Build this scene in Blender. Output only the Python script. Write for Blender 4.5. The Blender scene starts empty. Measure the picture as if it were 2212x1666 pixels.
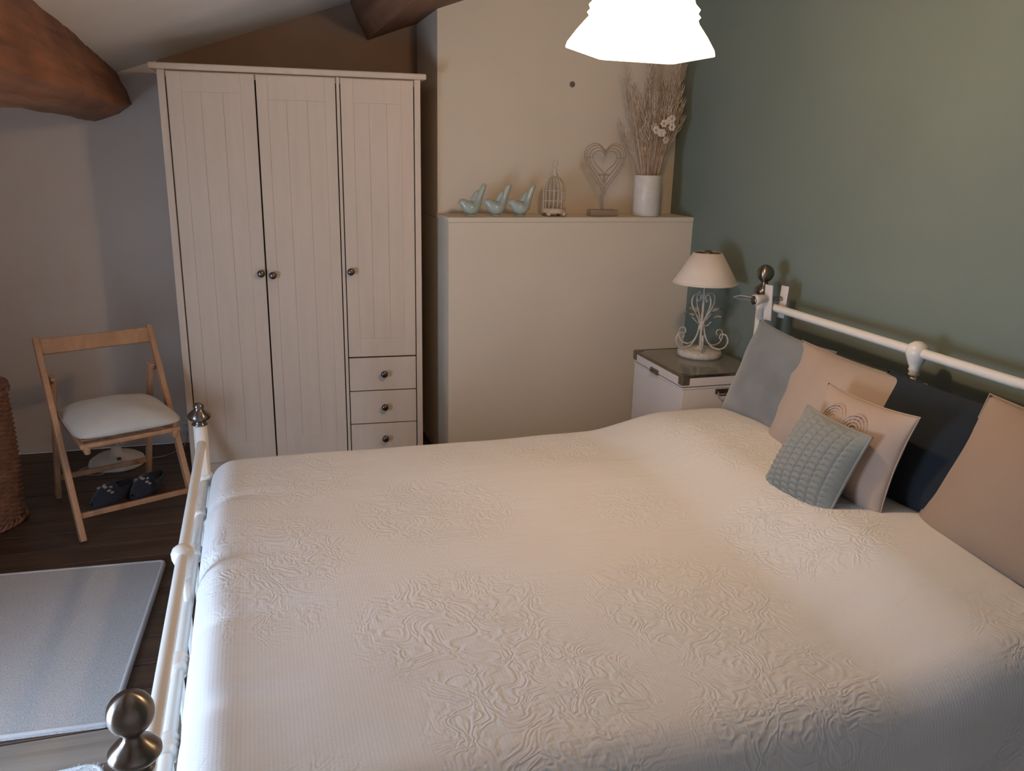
import bpy, bmesh, math, random
from mathutils import Vector, Matrix, noise

random.seed(7)
PI = math.pi
SC = bpy.context.scene
COL = SC.collection

# ------------------------------------------------------------------ camera
YAW, PITCH, ROLL, FPX = 0.3023, 0.2772, 0.0234, 1776.885
cam_d = bpy.data.cameras.new('camera')
cam = bpy.data.objects.new('camera', cam_d)
COL.objects.link(cam)
_f = Vector((math.sin(YAW) * math.cos(PITCH), math.cos(YAW) * math.cos(PITCH), -math.sin(PITCH)))
_r = Vector((math.cos(YAW), -math.sin(YAW), 0))
_u = _r.cross(_f)
_r2 = math.cos(ROLL) * _r + math.sin(ROLL) * _u
_u2 = -math.sin(ROLL) * _r + math.cos(ROLL) * _u
cam.matrix_world = Matrix(((_r2.x, _u2.x, -_f.x, 0.0), (_r2.y, _u2.y, -_f.y, 0.0),
                           (_r2.z, _u2.z, -_f.z, 1.46), (0, 0, 0, 1)))
cam_d.sensor_fit = 'HORIZONTAL'
cam_d.sensor_width = 36.0
cam_d.lens = FPX / 2212.0 * 36.0
cam_d.clip_start = 0.02
SC.camera = cam

# ------------------------------------------------------------------ world, daylight, exposure
DAY = 22.5                     # overcast sky seen through the window
world = bpy.data.worlds.new('overcast_sky')
SC.world = world
world.use_nodes = True
bg = world.node_tree.nodes['Background']
bg.inputs[0].default_value = (0.62, 0.76, 1.0, 1)
bg.inputs[1].default_value = DAY
WIN = (-1.40, 0.95, 1.75, 0.15, 1.15)      # left wall x, window y0,y1,z0,z1
pl = bpy.data.lights.new('window_portal', 'AREA')
pl.shape = 'RECTANGLE'
pl.size = WIN[2] - WIN[1]
pl.size_y = WIN[4] - WIN[3]
pl.cycles.is_portal = True
po = bpy.data.objects.new('window_portal', pl)
COL.objects.link(po)
po.location = (WIN[0] - 0.16, (WIN[1] + WIN[2]) / 2, (WIN[3] + WIN[4]) / 2)
po.rotation_euler = (PI / 2, 0, -PI / 2)

SC.view_settings.view_transform = 'Standard'
SC.view_settings.look = 'None'
SC.view_settings.gamma = 1.0
SC.view_settings.use_curve_mapping = False
SC.view_settings.exposure = 0.12

LAMP_W = 22.0
LAMP_COL = (1.0, 0.64, 0.36)
SHADE_EMIT = 2.2


# ------------------------------------------------------------------ materials
def _mat(name):
    m = bpy.data.materials.new(name)
    m.use_nodes = True
    nt = m.node_tree
    return m, nt, nt.nodes, nt.links, nt.nodes['Principled BSDF']


def coords(n, l, scale=(1, 1, 1), rot=(0, 0, 0)):
    tc = n.new('ShaderNodeTexCoord')
    mp = n.new('ShaderNodeMapping')
    mp.inputs['Scale'].default_value = scale
    mp.inputs['Rotation'].default_value = rot
    l.new(tc.outputs['Object'], mp.inputs['Vector'])
    return mp.outputs['Vector']


def plain(name, col, rough=0.6, metal=0.0, var=0.06, nscale=6.0, bump=0.0, bscale=120.0, stretch=(1, 1, 1), spec=0.5):
    m, nt, n, l, b = _mat(name)
    v = coords(n, l, stretch)
    nz = n.new('ShaderNodeTexNoise')
    nz.inputs['Scale'].default_value = nscale
    nz.inputs['Detail'].default_value = 5
    l.new(v, nz.inputs['Vector'])
    rp = n.new('ShaderNodeValToRGB')
    rp.color_ramp.elements[0].position = 0.3
    rp.color_ramp.elements[1].position = 0.7
    rp.color_ramp.elements[0].color = tuple(c * (1 - var) for c in col) + (1,)
    rp.color_ramp.elements[1].color = tuple(min(1, c * (1 + var)) for c in col) + (1,)
    l.new(nz.outputs['Fac'], rp.inputs['Fac'])
    l.new(rp.outputs['Color'], b.inputs['Base Color'])
    b.inputs['Roughness'].default_value = rough
    b.inputs['Metallic'].default_value = metal
    b.inputs['Specular IOR Level'].default_value = spec
    if bump:
        n2 = n.new('ShaderNodeTexNoise')
        n2.inputs['Scale'].default_value = bscale
        n2.inputs['Detail'].default_value = 4
        l.new(v, n2.inputs['Vector'])
        bp = n.new('ShaderNodeBump')
        bp.inputs['Strength'].default_value = bump
        bp.inputs['Distance'].default_value = 0.004
        l.new(n2.outputs['Fac'], bp.inputs['Height'])
        l.new(bp.outputs['Normal'], b.inputs['Normal'])
    return m


def wood(name, dark, light, axis='X', scale=3.0, rough=0.5, bump=0.15, knots=False):
    m, nt, n, l, b = _mat(name)
    st = {'X': (0.35, 6, 6), 'Y': (6, 0.35, 6), 'Z': (6, 6, 0.35)}[axis]
    v = coords(n, l, st)
    oi = n.new('ShaderNodeObjectInfo')
    add = n.new('ShaderNodeVectorMath')
    add.operation = 'ADD'
    mul = n.new('ShaderNodeMath')
    mul.operation = 'MULTIPLY'
    mul.inputs[1].default_value = 37.0
    l.new(oi.outputs['Random'], mul.inputs[0])
    l.new(v, add.inputs[0])
    l.new(mul.outputs[0], add.inputs[1])
    nz = n.new('ShaderNodeTexNoise')
    nz.inputs['Scale'].default_value = scale
    nz.inputs['Detail'].default_value = 8
    nz.inputs['Roughness'].default_value = 0.65
    nz.inputs['Distortion'].default_value = 0.6
    l.new(add.outputs[0], nz.inputs['Vector'])
    rp = n.new('ShaderNodeValToRGB')
    rp.color_ramp.elements[0].position = 0.32
    rp.color_ramp.elements[1].position = 0.70
    rp.color_ramp.elements[0].color = dark + (1,)
    rp.color_ramp.elements[1].color = light + (1,)
    l.new(nz.outputs['Fac'], rp.inputs['Fac'])
    out = rp.outputs['Color']
    if knots:
        vo = n.new('ShaderNodeTexNoise')
        vo.inputs['Scale'].default_value = 1.1
        vo.inputs['Detail'].default_value = 3
        l.new(coords(n, l, (1.2, 3, 3)), vo.inputs['Vector'])
        mx = n.new('ShaderNodeMixRGB')
        mx.blend_type = 'MULTIPLY'
        r2 = n.new('ShaderNodeValToRGB')
        r2.color_ramp.elements[0].position = 0.35
        r2.color_ramp.elements[1].position = 0.65
        r2.color_ramp.elements[0].color = (0.62, 0.58, 0.55, 1)
        r2.color_ramp.elements[1].color = (1, 1, 1, 1)
        l.new(vo.outputs['Fac'], r2.inputs['Fac'])
        mx.inputs[0].default_value = 1.0
        l.new(out, mx.inputs[1])
        l.new(r2.outputs['Color'], mx.inputs[2])
        out = mx.outputs['Color']
    l.new(out, b.inputs['Base Color'])
    b.inputs['Roughness'].default_value = rough
    bp = n.new('ShaderNodeBump')
    bp.inputs['Strength'].default_value = bump
    bp.inputs['Distance'].default_value = 0.003
    l.new(nz.outputs['Fac'], bp.inputs['Height'])
    l.new(bp.outputs['Normal'], b.inputs['Normal'])
    return m


def fabric(name, col, weave=900.0, strength=0.25, rough=0.9, var=0.05, sheen=0.2, nscale=5.0):
    m, nt, n, l, b = _mat(name)
    v = coords(n, l)
    nz = n.new('ShaderNodeTexNoise')
    nz.inputs['Scale'].default_value = nscale
    nz.inputs['Detail'].default_value = 6
    l.new(v, nz.inputs['Vector'])
    rp = n.new('ShaderNodeValToRGB')
    rp.color_ramp.elements[0].position = 0.3
    rp.color_ramp.elements[1].position = 0.7
    rp.color_ramp.elements[0].color = tuple(c * (1 - var) for c in col) + (1,)
    rp.color_ramp.elements[1].color = tuple(min(1, c * (1 + var)) for c in col) + (1,)
    l.new(nz.outputs['Fac'], rp.inputs['Fac'])
    l.new(rp.outputs['Color'], b.inputs['Base Color'])
    b.inputs['Roughness'].default_value = rough
    b.inputs['Sheen Weight'].default_value = sheen
    b.inputs['Specular IOR Level'].default_value = 0.2
    n2 = n.new('ShaderNodeTexNoise')
    n2.inputs['Scale'].default_value = weave
    n2.inputs['Detail'].default_value = 2
    l.new(v, n2.inputs['Vector'])
    bp = n.new('ShaderNodeBump')
    bp.inputs['Strength'].default_value = strength
    bp.inputs['Distance'].default_value = 0.002
    l.new(n2.outputs['Fac'], bp.inputs['Height'])
    l.new(bp.outputs['Normal'], b.inputs['Normal'])
    return m


def quilt_material():
    """white matelasse cotton: fine waffle ground with embossed scrolling medallions"""
    m, nt, n, l, b = _mat('white_quilted_cotton')
    b.inputs['Base Color'].default_value = (0.79, 0.80, 0.81, 1)
    b.inputs['Roughness'].default_value = 0.85
    b.inputs['Sheen Weight'].default_value = 0.15
    b.inputs['Specular IOR Level'].default_value = 0.25
    v = coords(n, l)
    w1 = n.new('ShaderNodeTexWave'); w1.bands_direction = 'X'; w1.inputs['Scale'].default_value = 42
    w2 = n.new('ShaderNodeTexWave'); w2.bands_direction = 'Y'; w2.inputs['Scale'].default_value = 42
    l.new(v, w1.inputs['Vector']); l.new(v, w2.inputs['Vector'])
    wm = n.new('ShaderNodeMath'); wm.operation = 'MULTIPLY'
    l.new(w1.outputs['Fac'], wm.inputs[0]); l.new(w2.outputs['Fac'], wm.inputs[1])
    # scrolls: contour lines of a warped noise field
    nz = n.new('ShaderNodeTexNoise'); nz.inputs['Scale'].default_value = 13.0
    nz.inputs['Detail'].default_value = 2.0; nz.inputs['Distortion'].default_value = 1.2
    l.new(v, nz.inputs['Vector'])
    mu = n.new('ShaderNodeMath'); mu.operation = 'MULTIPLY'; mu.inputs[1].default_value = 46.0
    l.new(nz.outputs['Fac'], mu.inputs[0])
    sn = n.new('ShaderNodeMath'); sn.operation = 'SINE'
    l.new(mu.outputs[0], sn.inputs[0])
    # medallion mask: soft cells
    vo = n.new('ShaderNodeTexVoronoi'); vo.inputs['Scale'].default_value = 2.1; vo.inputs['Randomness'].default_value = 0.55
    l.new(v, vo.inputs['Vector'])
    mr = n.new('ShaderNodeMapRange'); mr.inputs['From Min'].default_value = 0.38; mr.inputs['From Max'].default_value = 0.55
    mr.inputs['To Min'].default_value = 1.0; mr.inputs['To Max'].default_value = 0.0
    l.new(vo.outputs['Distance'], mr.inputs['Value'])
    sc = n.new('ShaderNodeMath'); sc.operation = 'MULTIPLY'
    l.new(sn.outputs[0], sc.inputs[0]); l.new(mr.outputs['Result'], sc.inputs[1])
    s2 = n.new('ShaderNodeMath'); s2.operation = 'MULTIPLY'; s2.inputs[1].default_value = 0.46
    l.new(sc.outputs[0], s2.inputs[0])
    w3 = n.new('ShaderNodeMath'); w3.operation = 'MULTIPLY'; w3.inputs[1].default_value = 0.16
    l.new(wm.outputs[0], w3.inputs[0])
    # crease wrinkles
    n3 = n.new('ShaderNodeTexNoise'); n3.inputs['Scale'].default_value = 7.0; n3.inputs['Detail'].default_value = 5
    n3.inputs['Distortion'].default_value = 0.8
    mp = n.new('ShaderNodeMapping'); mp.inputs['Scale'].default_value = (0.6, 2.6, 1.0)
    l.new(v, mp.inputs['Vector']); l.new(mp.outputs['Vector'], n3.inputs['Vector'])
    n3m = n.new('ShaderNodeMath'); n3m.operation = 'MULTIPLY'; n3m.inputs[1].default_value = 1.6
    l.new(n3.outputs['Fac'], n3m.inputs[0])
    a1 = n.new('ShaderNodeMath'); a1.operation = 'ADD'
    l.new(s2.outputs[0], a1.inputs[0]); l.new(w3.outputs[0], a1.inputs[1])
    a2 = n.new('ShaderNodeMath'); a2.operation = 'ADD'
    l.new(a1.outputs[0], a2.inputs[0]); l.new(n3m.outputs[0], a2.inputs[1])
    bp = n.new('ShaderNodeBump'); bp.inputs['Strength'].default_value = 0.5; bp.inputs['Distance'].default_value = 0.0035
    l.new(a2.outputs[0], bp.inputs['Height'])
    l.new(bp.outputs['Normal'], b.inputs['Normal'])
    return m


def emission(name, col, strength):
    m = bpy.data.materials.new(name)
    m.use_nodes = True
    nt = m.node_tree
    nt.nodes.clear()
    o = nt.nodes.new('ShaderNodeOutputMaterial')
    e = nt.nodes.new('ShaderNodeEmission')
    e.inputs[0].default_value = col + (1,)
    e.inputs[1].default_value = strength
    nt.links.new(e.outputs[0], o.inputs[0])
    return m


def glass_mat(name):
    """thin clear pane: lets light straight through with a faint mirror sheen"""
    m = bpy.data.materials.new(name)
    m.use_nodes = True
    nt = m.node_tree
    nt.nodes.clear()
    o = nt.nodes.new('ShaderNodeOutputMaterial')
    tr = nt.nodes.new('ShaderNodeBsdfTransparent')
    tr.inputs[0].default_value = (0.96, 0.98, 0.98, 1)
    gl = nt.nodes.new('ShaderNodeBsdfGlossy')
    gl.inputs['Roughness'].default_value = 0.02
    mx = nt.nodes.new('ShaderNodeMixShader')
    mx.inputs[0].default_value = 0.05
    nt.links.new(tr.outputs[0], mx.inputs[1])
    nt.links.new(gl.outputs[0], mx.inputs[2])
    nt.links.new(mx.outputs[0], o.inputs[0])
    return m


def brushed(name, col):
    m, nt, n, l, b = _mat(name)
    b.inputs['Base Color'].default_value = col + (1,)
    b.inputs['Metallic'].default_value = 1.0
    b.inputs['Roughness'].default_value = 0.30
    b.inputs['Anisotropic Rotation'].default_value = 0.25
    b.inputs['Anisotropic'].default_value = 0.85
    tg = n.new('ShaderNodeTangent')
    tg.direction_type = 'RADIAL'
    tg.axis = 'Z'
    l.new(tg.outputs['Tangent'], b.inputs['Tangent'])
    return m


M = {
    'cream_wall': plain('cream_plaster', (0.76, 0.68, 0.555), 0.9, var=0.03, nscale=2.0, bump=0.12, bscale=60, spec=0.2),
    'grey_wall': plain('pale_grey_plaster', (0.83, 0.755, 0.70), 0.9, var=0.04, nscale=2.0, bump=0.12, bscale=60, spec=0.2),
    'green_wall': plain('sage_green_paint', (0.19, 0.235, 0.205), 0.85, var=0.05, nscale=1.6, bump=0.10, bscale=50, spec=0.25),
    'alcove_brown': plain('darker_brown_wall', (0.33, 0.235, 0.175), 0.9, var=0.05, nscale=2.0, bump=0.12, bscale=60, spec=0.2),
    'ceiling': plain('white_ceiling_paint', (0.90, 0.90, 0.90), 0.9, var=0.03, nscale=3.0, bump=0.15, bscale=40, spec=0.2),
    'floor_base': plain('dark_subfloor', (0.03, 0.022, 0.018), 0.9),
    'floor_pale': wood('pale_boards', (0.19, 0.15, 0.12), (0.36, 0.30, 0.25), 'X', 3.0, 0.6, 0.25),
    'floor': wood('dark_stained_boards', (0.040, 0.022, 0.015), (0.115, 0.07, 0.047), 'X', 3.0, 0.42, 0.25),
    'beam': wood('orange_brown_oak', (0.12, 0.038, 0.015), (0.42, 0.165, 0.060), 'Y', 2.6, 0.55, 0.8, knots=True),
    'beam2': wood('dark_brown_oak', (0.14, 0.065, 0.035), (0.30, 0.15, 0.085), 'Y', 2.6, 0.65, 0.4),
    'wardrobe': plain('white_stained_pine', (0.75, 0.635, 0.525), 0.55, var=0.035, nscale=5.0, bump=0.08, bscale=30, stretch=(6, 6, 0.6)),
    'gap': plain('dark_gap_shade', (0.05, 0.03, 0.022), 0.9),  # dark colour standing in for shade inside door and lid gaps
    'knob': plain('antique_pewter', (0.20, 0.17, 0.15), 0.28, 1.0, var=0.1),
    'finial': brushed('brushed_nickel', (0.25, 0.22, 0.195)),
    'bed_white': plain('cream_white_enamel', (0.80, 0.78, 0.73), 0.30, var=0.02),
    'quilt': quilt_material(),
    'mattress': fabric('white_ticking', (0.7, 0.7, 0.7)),
    'pine': wood('light_beech', (0.42, 0.22, 0.115), (0.60, 0.35, 0.20), 'Z', 3.0, 0.5, 0.1),
    'pad': fabric('off_white_cotton', (0.66, 0.64, 0.61), 700, 0.35, nscale=9),
    'wicker': plain('brown_wicker', (0.27, 0.135, 0.09), 0.55, var=0.25, nscale=25),
    'rug': fabric('grey_wool_pile', (0.46, 0.445, 0.44), 420, 0.9, var=0.16, nscale=170),
    'rug_edge': fabric('pale_grey_binding', (0.54, 0.53, 0.54), 500, 0.5),
    'fluff': fabric('white_shaggy_wool', (0.72, 0.74, 0.76), 260, 1.0, var=0.12, nscale=50),
    'grey_velvet': fabric('blue_grey_velvet', (0.20, 0.225, 0.24), 500, 0.3, var=0.16, sheen=0.6, nscale=7),
    'cream_linen': fabric('cream_linen', (0.44, 0.355, 0.295), 800, 0.3, var=0.04),
    'cream_linen2': fabric('warm_cream_linen', (0.355, 0.255, 0.18), 800, 0.3, var=0.04),
    'blush_linen': fabric('blush_cotton', (0.46, 0.36, 0.295), 800, 0.25, var=0.04),
    'navy': fabric('navy_wool', (0.017, 0.024, 0.033), 500, 0.4, var=0.15, sheen=0.1),
    'sage_knit': fabric('grey_green_knit', (0.27, 0.285, 0.265), 700, 0.3, var=0.08, sheen=0.3),
    'bead': plain('tan_beads', (0.34, 0.20, 0.14), 0.4, var=0.2),
    'lamp_shade': fabric('cream_lampshade_cotton', (0.80, 0.72, 0.62), 700, 0.15, var=0.02),
    'lamp_metal': plain('distressed_white_iron', (0.62, 0.58, 0.52), 0.5, var=0.15, nscale=60),
    'chest': plain('white_chest_board', (0.74, 0.69, 0.66), 0.5, var=0.02),
    'chest_metal': plain('aged_brass', (0.30, 0.25, 0.20), 0.38, 1.0, var=0.15, nscale=60),
    'chest_top': plain('grey_green_glass_top', (0.20, 0.20, 0.165), 0.12, var=0.08, nscale=4),
    'bird': plain('celadon_glazed_ceramic', (0.42, 0.50, 0.47), 0.14, var=0.06, nscale=20),
    'cage': plain('ivory_painted_wire', (0.62, 0.51, 0.39), 0.5, var=0.1, nscale=60),
    'heart': plain('rusty_taupe_wire', (0.42, 0.32, 0.25), 0.6, var=0.15, nscale=60),
    'heart_block': wood('greyed_driftwood', (0.28, 0.20, 0.15), (0.44, 0.33, 0.26), 'X', 4, 0.7),
    'vase': plain('white_crackle_ceramic', (0.72, 0.70, 0.66), 0.35, var=0.05, nscale=40),
    'straw': plain('dried_grass', (0.52, 0.385, 0.27), 0.9, var=0.25, nscale=40),
    'straw_pale': plain('pale_dried_grass', (0.70, 0.57, 0.45), 0.9, var=0.2, nscale=40),
    'petal': plain('dried_cream_petals', (0.74, 0.62, 0.50), 0.9, var=0.1, nscale=40),
    'plastic_white': plain('white_plastic', (0.70, 0.67, 0.64), 0.4, var=0.02),
    'plastic_dark': plain('dark_plastic', (0.03, 0.03, 0.03), 0.4),
    'cable': plain('grey_cable', (0.45, 0.44, 0.42), 0.5),
    'slipper': fabric('navy_slipper_felt', (0.035, 0.045, 0.075), 400, 0.4),
    'slipper_print': fabric('pale_slipper_print', (0.42, 0.42, 0.44), 400, 0.4),
    'window_frame': plain('white_window_paint', (0.75, 0.75, 0.74), 0.4, var=0.02),
    'glass': glass_mat('window_glass'),
    'brass': plain('lamp_holder_brass', (0.55, 0.42, 0.22), 0.3, 1.0),
    'hole': plain('dark_plaster_hole', (0.20, 0.15, 0.12), 0.9),
}


def lit_shade():
    """thin lit cotton: lets part of the bulb's light straight through, scatters the rest and glows"""
    m = emission('lit_fabric_shade', (1.0, 0.84, 0.62), SHADE_EMIT)
    nt = m.node_tree
    out = nt.nodes['Material Output']
    em = nt.nodes['Emission']
    tr = nt.nodes.new('ShaderNodeBsdfTransparent')
    tl = nt.nodes.new('ShaderNodeBsdfTranslucent')
    tr.inputs[0].default_value = (1, 0.97, 0.92, 1)
    tl.inputs[0].default_value = (0.9, 0.85, 0.75, 1)
    mx = nt.nodes.new('ShaderNodeMixShader')
    mx.inputs[0].default_value = 0.38
    ad = nt.nodes.new('ShaderNodeAddShader')
    nt.links.new(tr.outputs[0], mx.inputs[1])
    nt.links.new(tl.outputs[0], mx.inputs[2])
    nt.links.new(mx.outputs[0], ad.inputs[0])
    nt.links.new(em.outputs[0], ad.inputs[1])
    nt.links.new(ad.outputs[0], out.inputs[0])
    return m


M['shade_glow'] = lit_shade()
M['bulb_glow'] = emission('lit_bulb', (1.0, 0.82, 0.58), 25.0)


# ------------------------------------------------------------------ geometry helpers
class MB:
    """collects vertices and faces of one mesh"""
    def __init__(self):
        self.v, self.f, self.s = [], [], []

    def add(self, vs, fs, smooth=False):
        o = len(self.v)
        self.v += [tuple(p) for p in vs]
        self.f += [tuple(i + o for i in f) for f in fs]
        self.s += [smooth] * len(fs)
        return self

    def box(self, x0, x1, y0, y1, z0, z1):
        vs = [(x, y, z) for z in (z0, z1) for y in (y0, y1) for x in (x0, x1)]
        return self.add(vs, [(0, 2, 3, 1), (4, 5, 7, 6), (0, 1, 5, 4), (2, 6, 7, 3), (0, 4, 6, 2), (1, 3, 7, 5)])

    def rbox(self, x0, x1, y0, y1, z0, z1, r=0.004, seg=2):
        bm = bmesh.new()
        bmesh.ops.create_cube(bm, size=1)
        for v in bm.verts:
            v.co = Vector(((x0 + x1) / 2 + v.co.x * (x1 - x0), (y0 + y1) / 2 + v.co.y * (y1 - y0), (z0 + z1) / 2 + v.co.z * (z1 - z0)))
        bmesh.ops.bevel(bm, geom=bm.edges[:], offset=r, segments=seg, profile=0.5, affect='EDGES')
        bm.verts.index_update()
        self.add([v.co[:] for v in bm.verts], [[v.index for v in f.verts] for f in bm.faces], False)
        bm.free()
        return self

    def bar(self, a, b, w, t, up=(0, 0, 1), r=0.0):
        """rectangular bar from a to b, w across, t along up"""
        a, b = Vector(a), Vector(b)
        d = (b - a).normalized()
        u = Vector(up)
        u = (u - d * u.dot(d)).normalized()
        s = d.cross(u)
        bm = MB()
        L = (b - a).length
        if r:
            bm.rbox(-w / 2, w / 2, 0, L, -t / 2, t / 2, r)
        else:
            bm.box(-w / 2, w / 2, 0, L, -t / 2, t / 2)
        mat = Matrix((s, d, u)).transposed()
        return self.add([a + mat @ Vector(p) for p in bm.v], bm.f)

    def tube(self, pts, r, seg=8, closed=False, flat=None):
        pts = [Vector(p) for p in pts]
        n = len(pts)
        rr = r if isinstance(r, (list, tuple)) else [r] * n
        t0 = (pts[1] - pts[0]).normalized()
        ref = Vector((0, 0, 1)) if abs(t0.z) < 0.9 else Vector((0, 1, 0))
        u = (ref - t0 * ref.dot(t0)).normalized()
        vs, fs = [], []
        for i in range(n):
            if closed:
                t = (pts[(i + 1) % n] - pts[i - 1]).normalized()
            else:
                t = (pts[min(i + 1, n - 1)] - pts[max(i - 1, 0)]).normalized()
            u = (u - t * u.dot(t))
            if u.length < 1e-6:
                u = t.orthogonal()
            u.normalize()
            w = t.cross(u)
            for k in range(seg):
                a = 2 * PI * k / seg
                vs.append(pts[i] + u * (math.cos(a) * rr[i]) + w * (math.sin(a) * rr[i]))
        m = n if closed else n - 1
        for i in range(m):
            j = (i + 1) % n
            for k in range(seg):
                k2 = (k + 1) % seg
                fs.append((i * seg + k, i * seg + k2, j * seg + k2, j * seg + k))
        if not closed:
            fs.append(tuple(range(seg))[::-1])
            fs.append(tuple((n - 1) * seg + k for k in range(seg)))
        return self.add(vs, fs, True)

    def lathe(self, prof, c=(0, 0, 0), seg=24, axis='Z', cap=True, smooth=True, phase=0.0):
        vs, fs = [], []
        for (r, z) in prof:
            for k in range(seg):
                a = 2 * PI * k / seg + phase
                p = (r * math.cos(a), r * math.sin(a), z)
                if axis == 'Y':
                    p = (p[0], p[2], p[1])
                elif axis == 'X':
                    p = (p[2], p[0], p[1])
                vs.append((c[0] + p[0], c[1] + p[1], c[2] + p[2]))
        for i in range(len(prof) - 1):
            for k in range(seg):
                k2 = (k + 1) % seg
                fs.append((i * seg + k, i * seg + k2, (i + 1) * seg + k2, (i + 1) * seg + k))
        if cap:
            if prof[0][0] > 1e-5:
                fs.append(tuple(range(seg))[::-1])
            if prof[-1][0] > 1e-5:
                fs.append(tuple((len(prof) - 1) * seg + k for k in range(seg)))
        return self.add(vs, fs, smooth)

    def ball(self, c, r, seg=16, sq=(1, 1, 1)):
        prof = [(r * math.sin(PI * i / 10), -r * math.cos(PI * i / 10)) for i in range(11)]
        m = MB().lathe(prof, (0, 0, 0), seg, cap=False)
        return self.add([(c[0] + p[0] * sq[0], c[1] + p[1] * sq[1], c[2] + p[2] * sq[2]) for p in m.v], m.f, True)

    def poly(self, ring, y0, y1):
        """prism of an XZ polygon between y0 and y1"""
        n = len(ring)
        vs = [(x, y0, z) for x, z in ring] + [(x, y1, z) for x, z in ring]
        fs = [(i, (i + 1) % n, n + (i + 1) % n, n + i) for i in range(n)]
        fs += [tuple(range(n))[::-1], tuple(range(n, 2 * n))]
        return self.add(vs, fs)

    def mesh(self, name):
        me = bpy.data.meshes.new(name)
        me.from_pydata(self.v, [], self.f)
        me.polygons.foreach_set('use_smooth', self.s)
        bm = bmesh.new()
        bm.from_mesh(me)
        bmesh.ops.remove_doubles(bm, verts=bm.verts[:], dist=1e-6)
        bmesh.ops.recalc_face_normals(bm, faces=bm.faces[:])
        bm.to_mesh(me)
        bm.free()
        return me


def tag(o, label=None, cat=None, group=None, kind=None):
    if label: o['label'] = label
    if cat: o['category'] = cat
    if group: o['group'] = group
    if kind: o['kind'] = kind
    return o


def thing(name, label, cat, loc=(0, 0, 0), rz=0.0, group=None):
    o = bpy.data.objects.new(name, None)
    o.empty_display_size = 0.05
    COL.objects.link(o)
    o.location = loc
    o.rotation_euler = (0, 0, rz)
    return tag(o, label, cat, group)


def root_of(o):
    while o.parent:
        o = o.parent
    return o


def obj(name, mb, m, parent=None, world=False, label=None, kind=None):
    me = mb.mesh(name) if isinstance(mb, MB) else mb
    if parent is not None and world:
        r = root_of(parent)
        mi = (Matrix.Translation(r.location) @ Matrix.Rotation(r.rotation_euler.z, 4, 'Z')).inverted()
        me.transform(mi)
    if not me.materials:
        me.materials.append(M[m] if isinstance(m, str) else m)
    o = bpy.data.objects.new(name, me)
    COL.objects.link(o)
    if parent is not None:
        o.parent = parent
    if label: o['label'] = label
    if kind: o['kind'] = kind
    return o


def struct(name, mb, m, label=None):
    o = obj(name, mb, m)
    o['kind'] = 'structure'
    if label: o['label'] = label
    return o


def single(name, mb, m, label, cat, loc, group=None):
    """one-mesh thing whose origin sits at its base"""
    me = mb.mesh(name)
    me.transform(Matrix.Translation(-Vector(loc)))
    o = obj(name, me, m)
    o.location = loc
    return tag(o, label, cat, group)


def lerp(a, b, t):
    return a + (b - a) * t


def spline(pts, n=6):
    P_ = [Vector(p) for p in [pts[0]] + list(pts) + [pts[-1]]]
    out = []
    for i in range(1, len(P_) - 2):
        p0, p1, p2, p3 = P_[i - 1:i + 3]
        for k in range(n):
            t = k / n
            out.append(0.5 * ((2 * p1) + (p2 - p0) * t + (2 * p0 - 5 * p1 + 4 * p2 - p3) * t * t + (3 * p1 - p0 - 3 * p2 + p3) * t ** 3))
    out.append(Vector(pts[-1]))
    return out


# ------------------------------------------------------------------ the room
XR, XL, YB, YF = 1.985, -1.40, 4.25, -0.75
CX0 = 0.80                    # left face of the chimney breast
CYL, CYU, LZ = 3.542, 3.775, 1.180


def ceil_z(x, y=4.25):
    return 1.950 + 0.345 * x + 0.05 * (4.25 - y)


# floor: dark base and one board after another
fl = struct('floor', MB().box(XL - 0.1, XR + 0.1, YF - 0.1, YB + 0.1, -0.08, -0.022), 'floor_base', 'dark stained wooden floorboards')
y = YF
k = 0
while y < YB:
    w = (0.142, 0.128, 0.15, 0.135)[k % 4]
    y1 = min(y + w, YB)
    mb = MB()
    dz = random.uniform(-0.0015, 0.0)
    mb.rbox(XL, XR, y + 0.0022, y1 - 0.0022, -0.022, dz, 0.002, 1)
    obj('floorboard', mb, 'floor_pale' if y < 2.02 else 'floor', fl)  # boards towards the near end take the paler wood
    y += w
    k += 1

# walls
AX = -0.385
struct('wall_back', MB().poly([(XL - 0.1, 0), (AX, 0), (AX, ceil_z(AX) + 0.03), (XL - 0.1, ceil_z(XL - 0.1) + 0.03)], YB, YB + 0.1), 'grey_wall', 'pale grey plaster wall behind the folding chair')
struct('wall_alcove', MB().poly([(AX, 0), (CX0, 0), (CX0, ceil_z(CX0) + 0.03), (AX, ceil_z(AX) + 0.03)], YB, YB + 0.1), 'alcove_brown', 'alcove wall behind the wardrobe, darker brown than the wall beside it')  # alcove stretch of the back wall, coloured darker brown than the rest
wr = struct('wall_right', MB().box(XR, XR + 0.1, YF - 0.1, YB + 0.1, 0, ceil_z(XR) + 0.3), 'green_wall', 'sage green painted wall behind the headboard')
chim = MB()
chim.poly([(CX0 + 0.001, LZ - 0.02), (XR, LZ - 0.02), (XR, ceil_z(XR) + 0.06), (CX0 + 0.001, ceil_z(CX0) + 0.06)], CYU, YB + 0.1)
chim.box(CX0, XR, CYL, YB + 0.1, 0, LZ - 0.022)
cw = struct('wall_chimney', chim, 'cream_wall', 'cream plastered chimney breast with a deep shelf')
ledge = MB().rbox(CX0 - 0.004, XR, CYL - 0.008, CYU + 0.02, LZ - 0.022, LZ, 0.004)
struct('trim_1', ledge, 'cream_wall', 'cream ledge on top of the chimney breast')
hole = MB().lathe([(0.0, 0.004), (0.008, 0.004), (0.013, 0.0015), (0.0135, 0.0)], (0, 0, 0), 16, 'Y')
hole.v = [(1.434 + p[0], CYU - p[1], 1.764 + p[2]) for p in hole.v]
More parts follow.
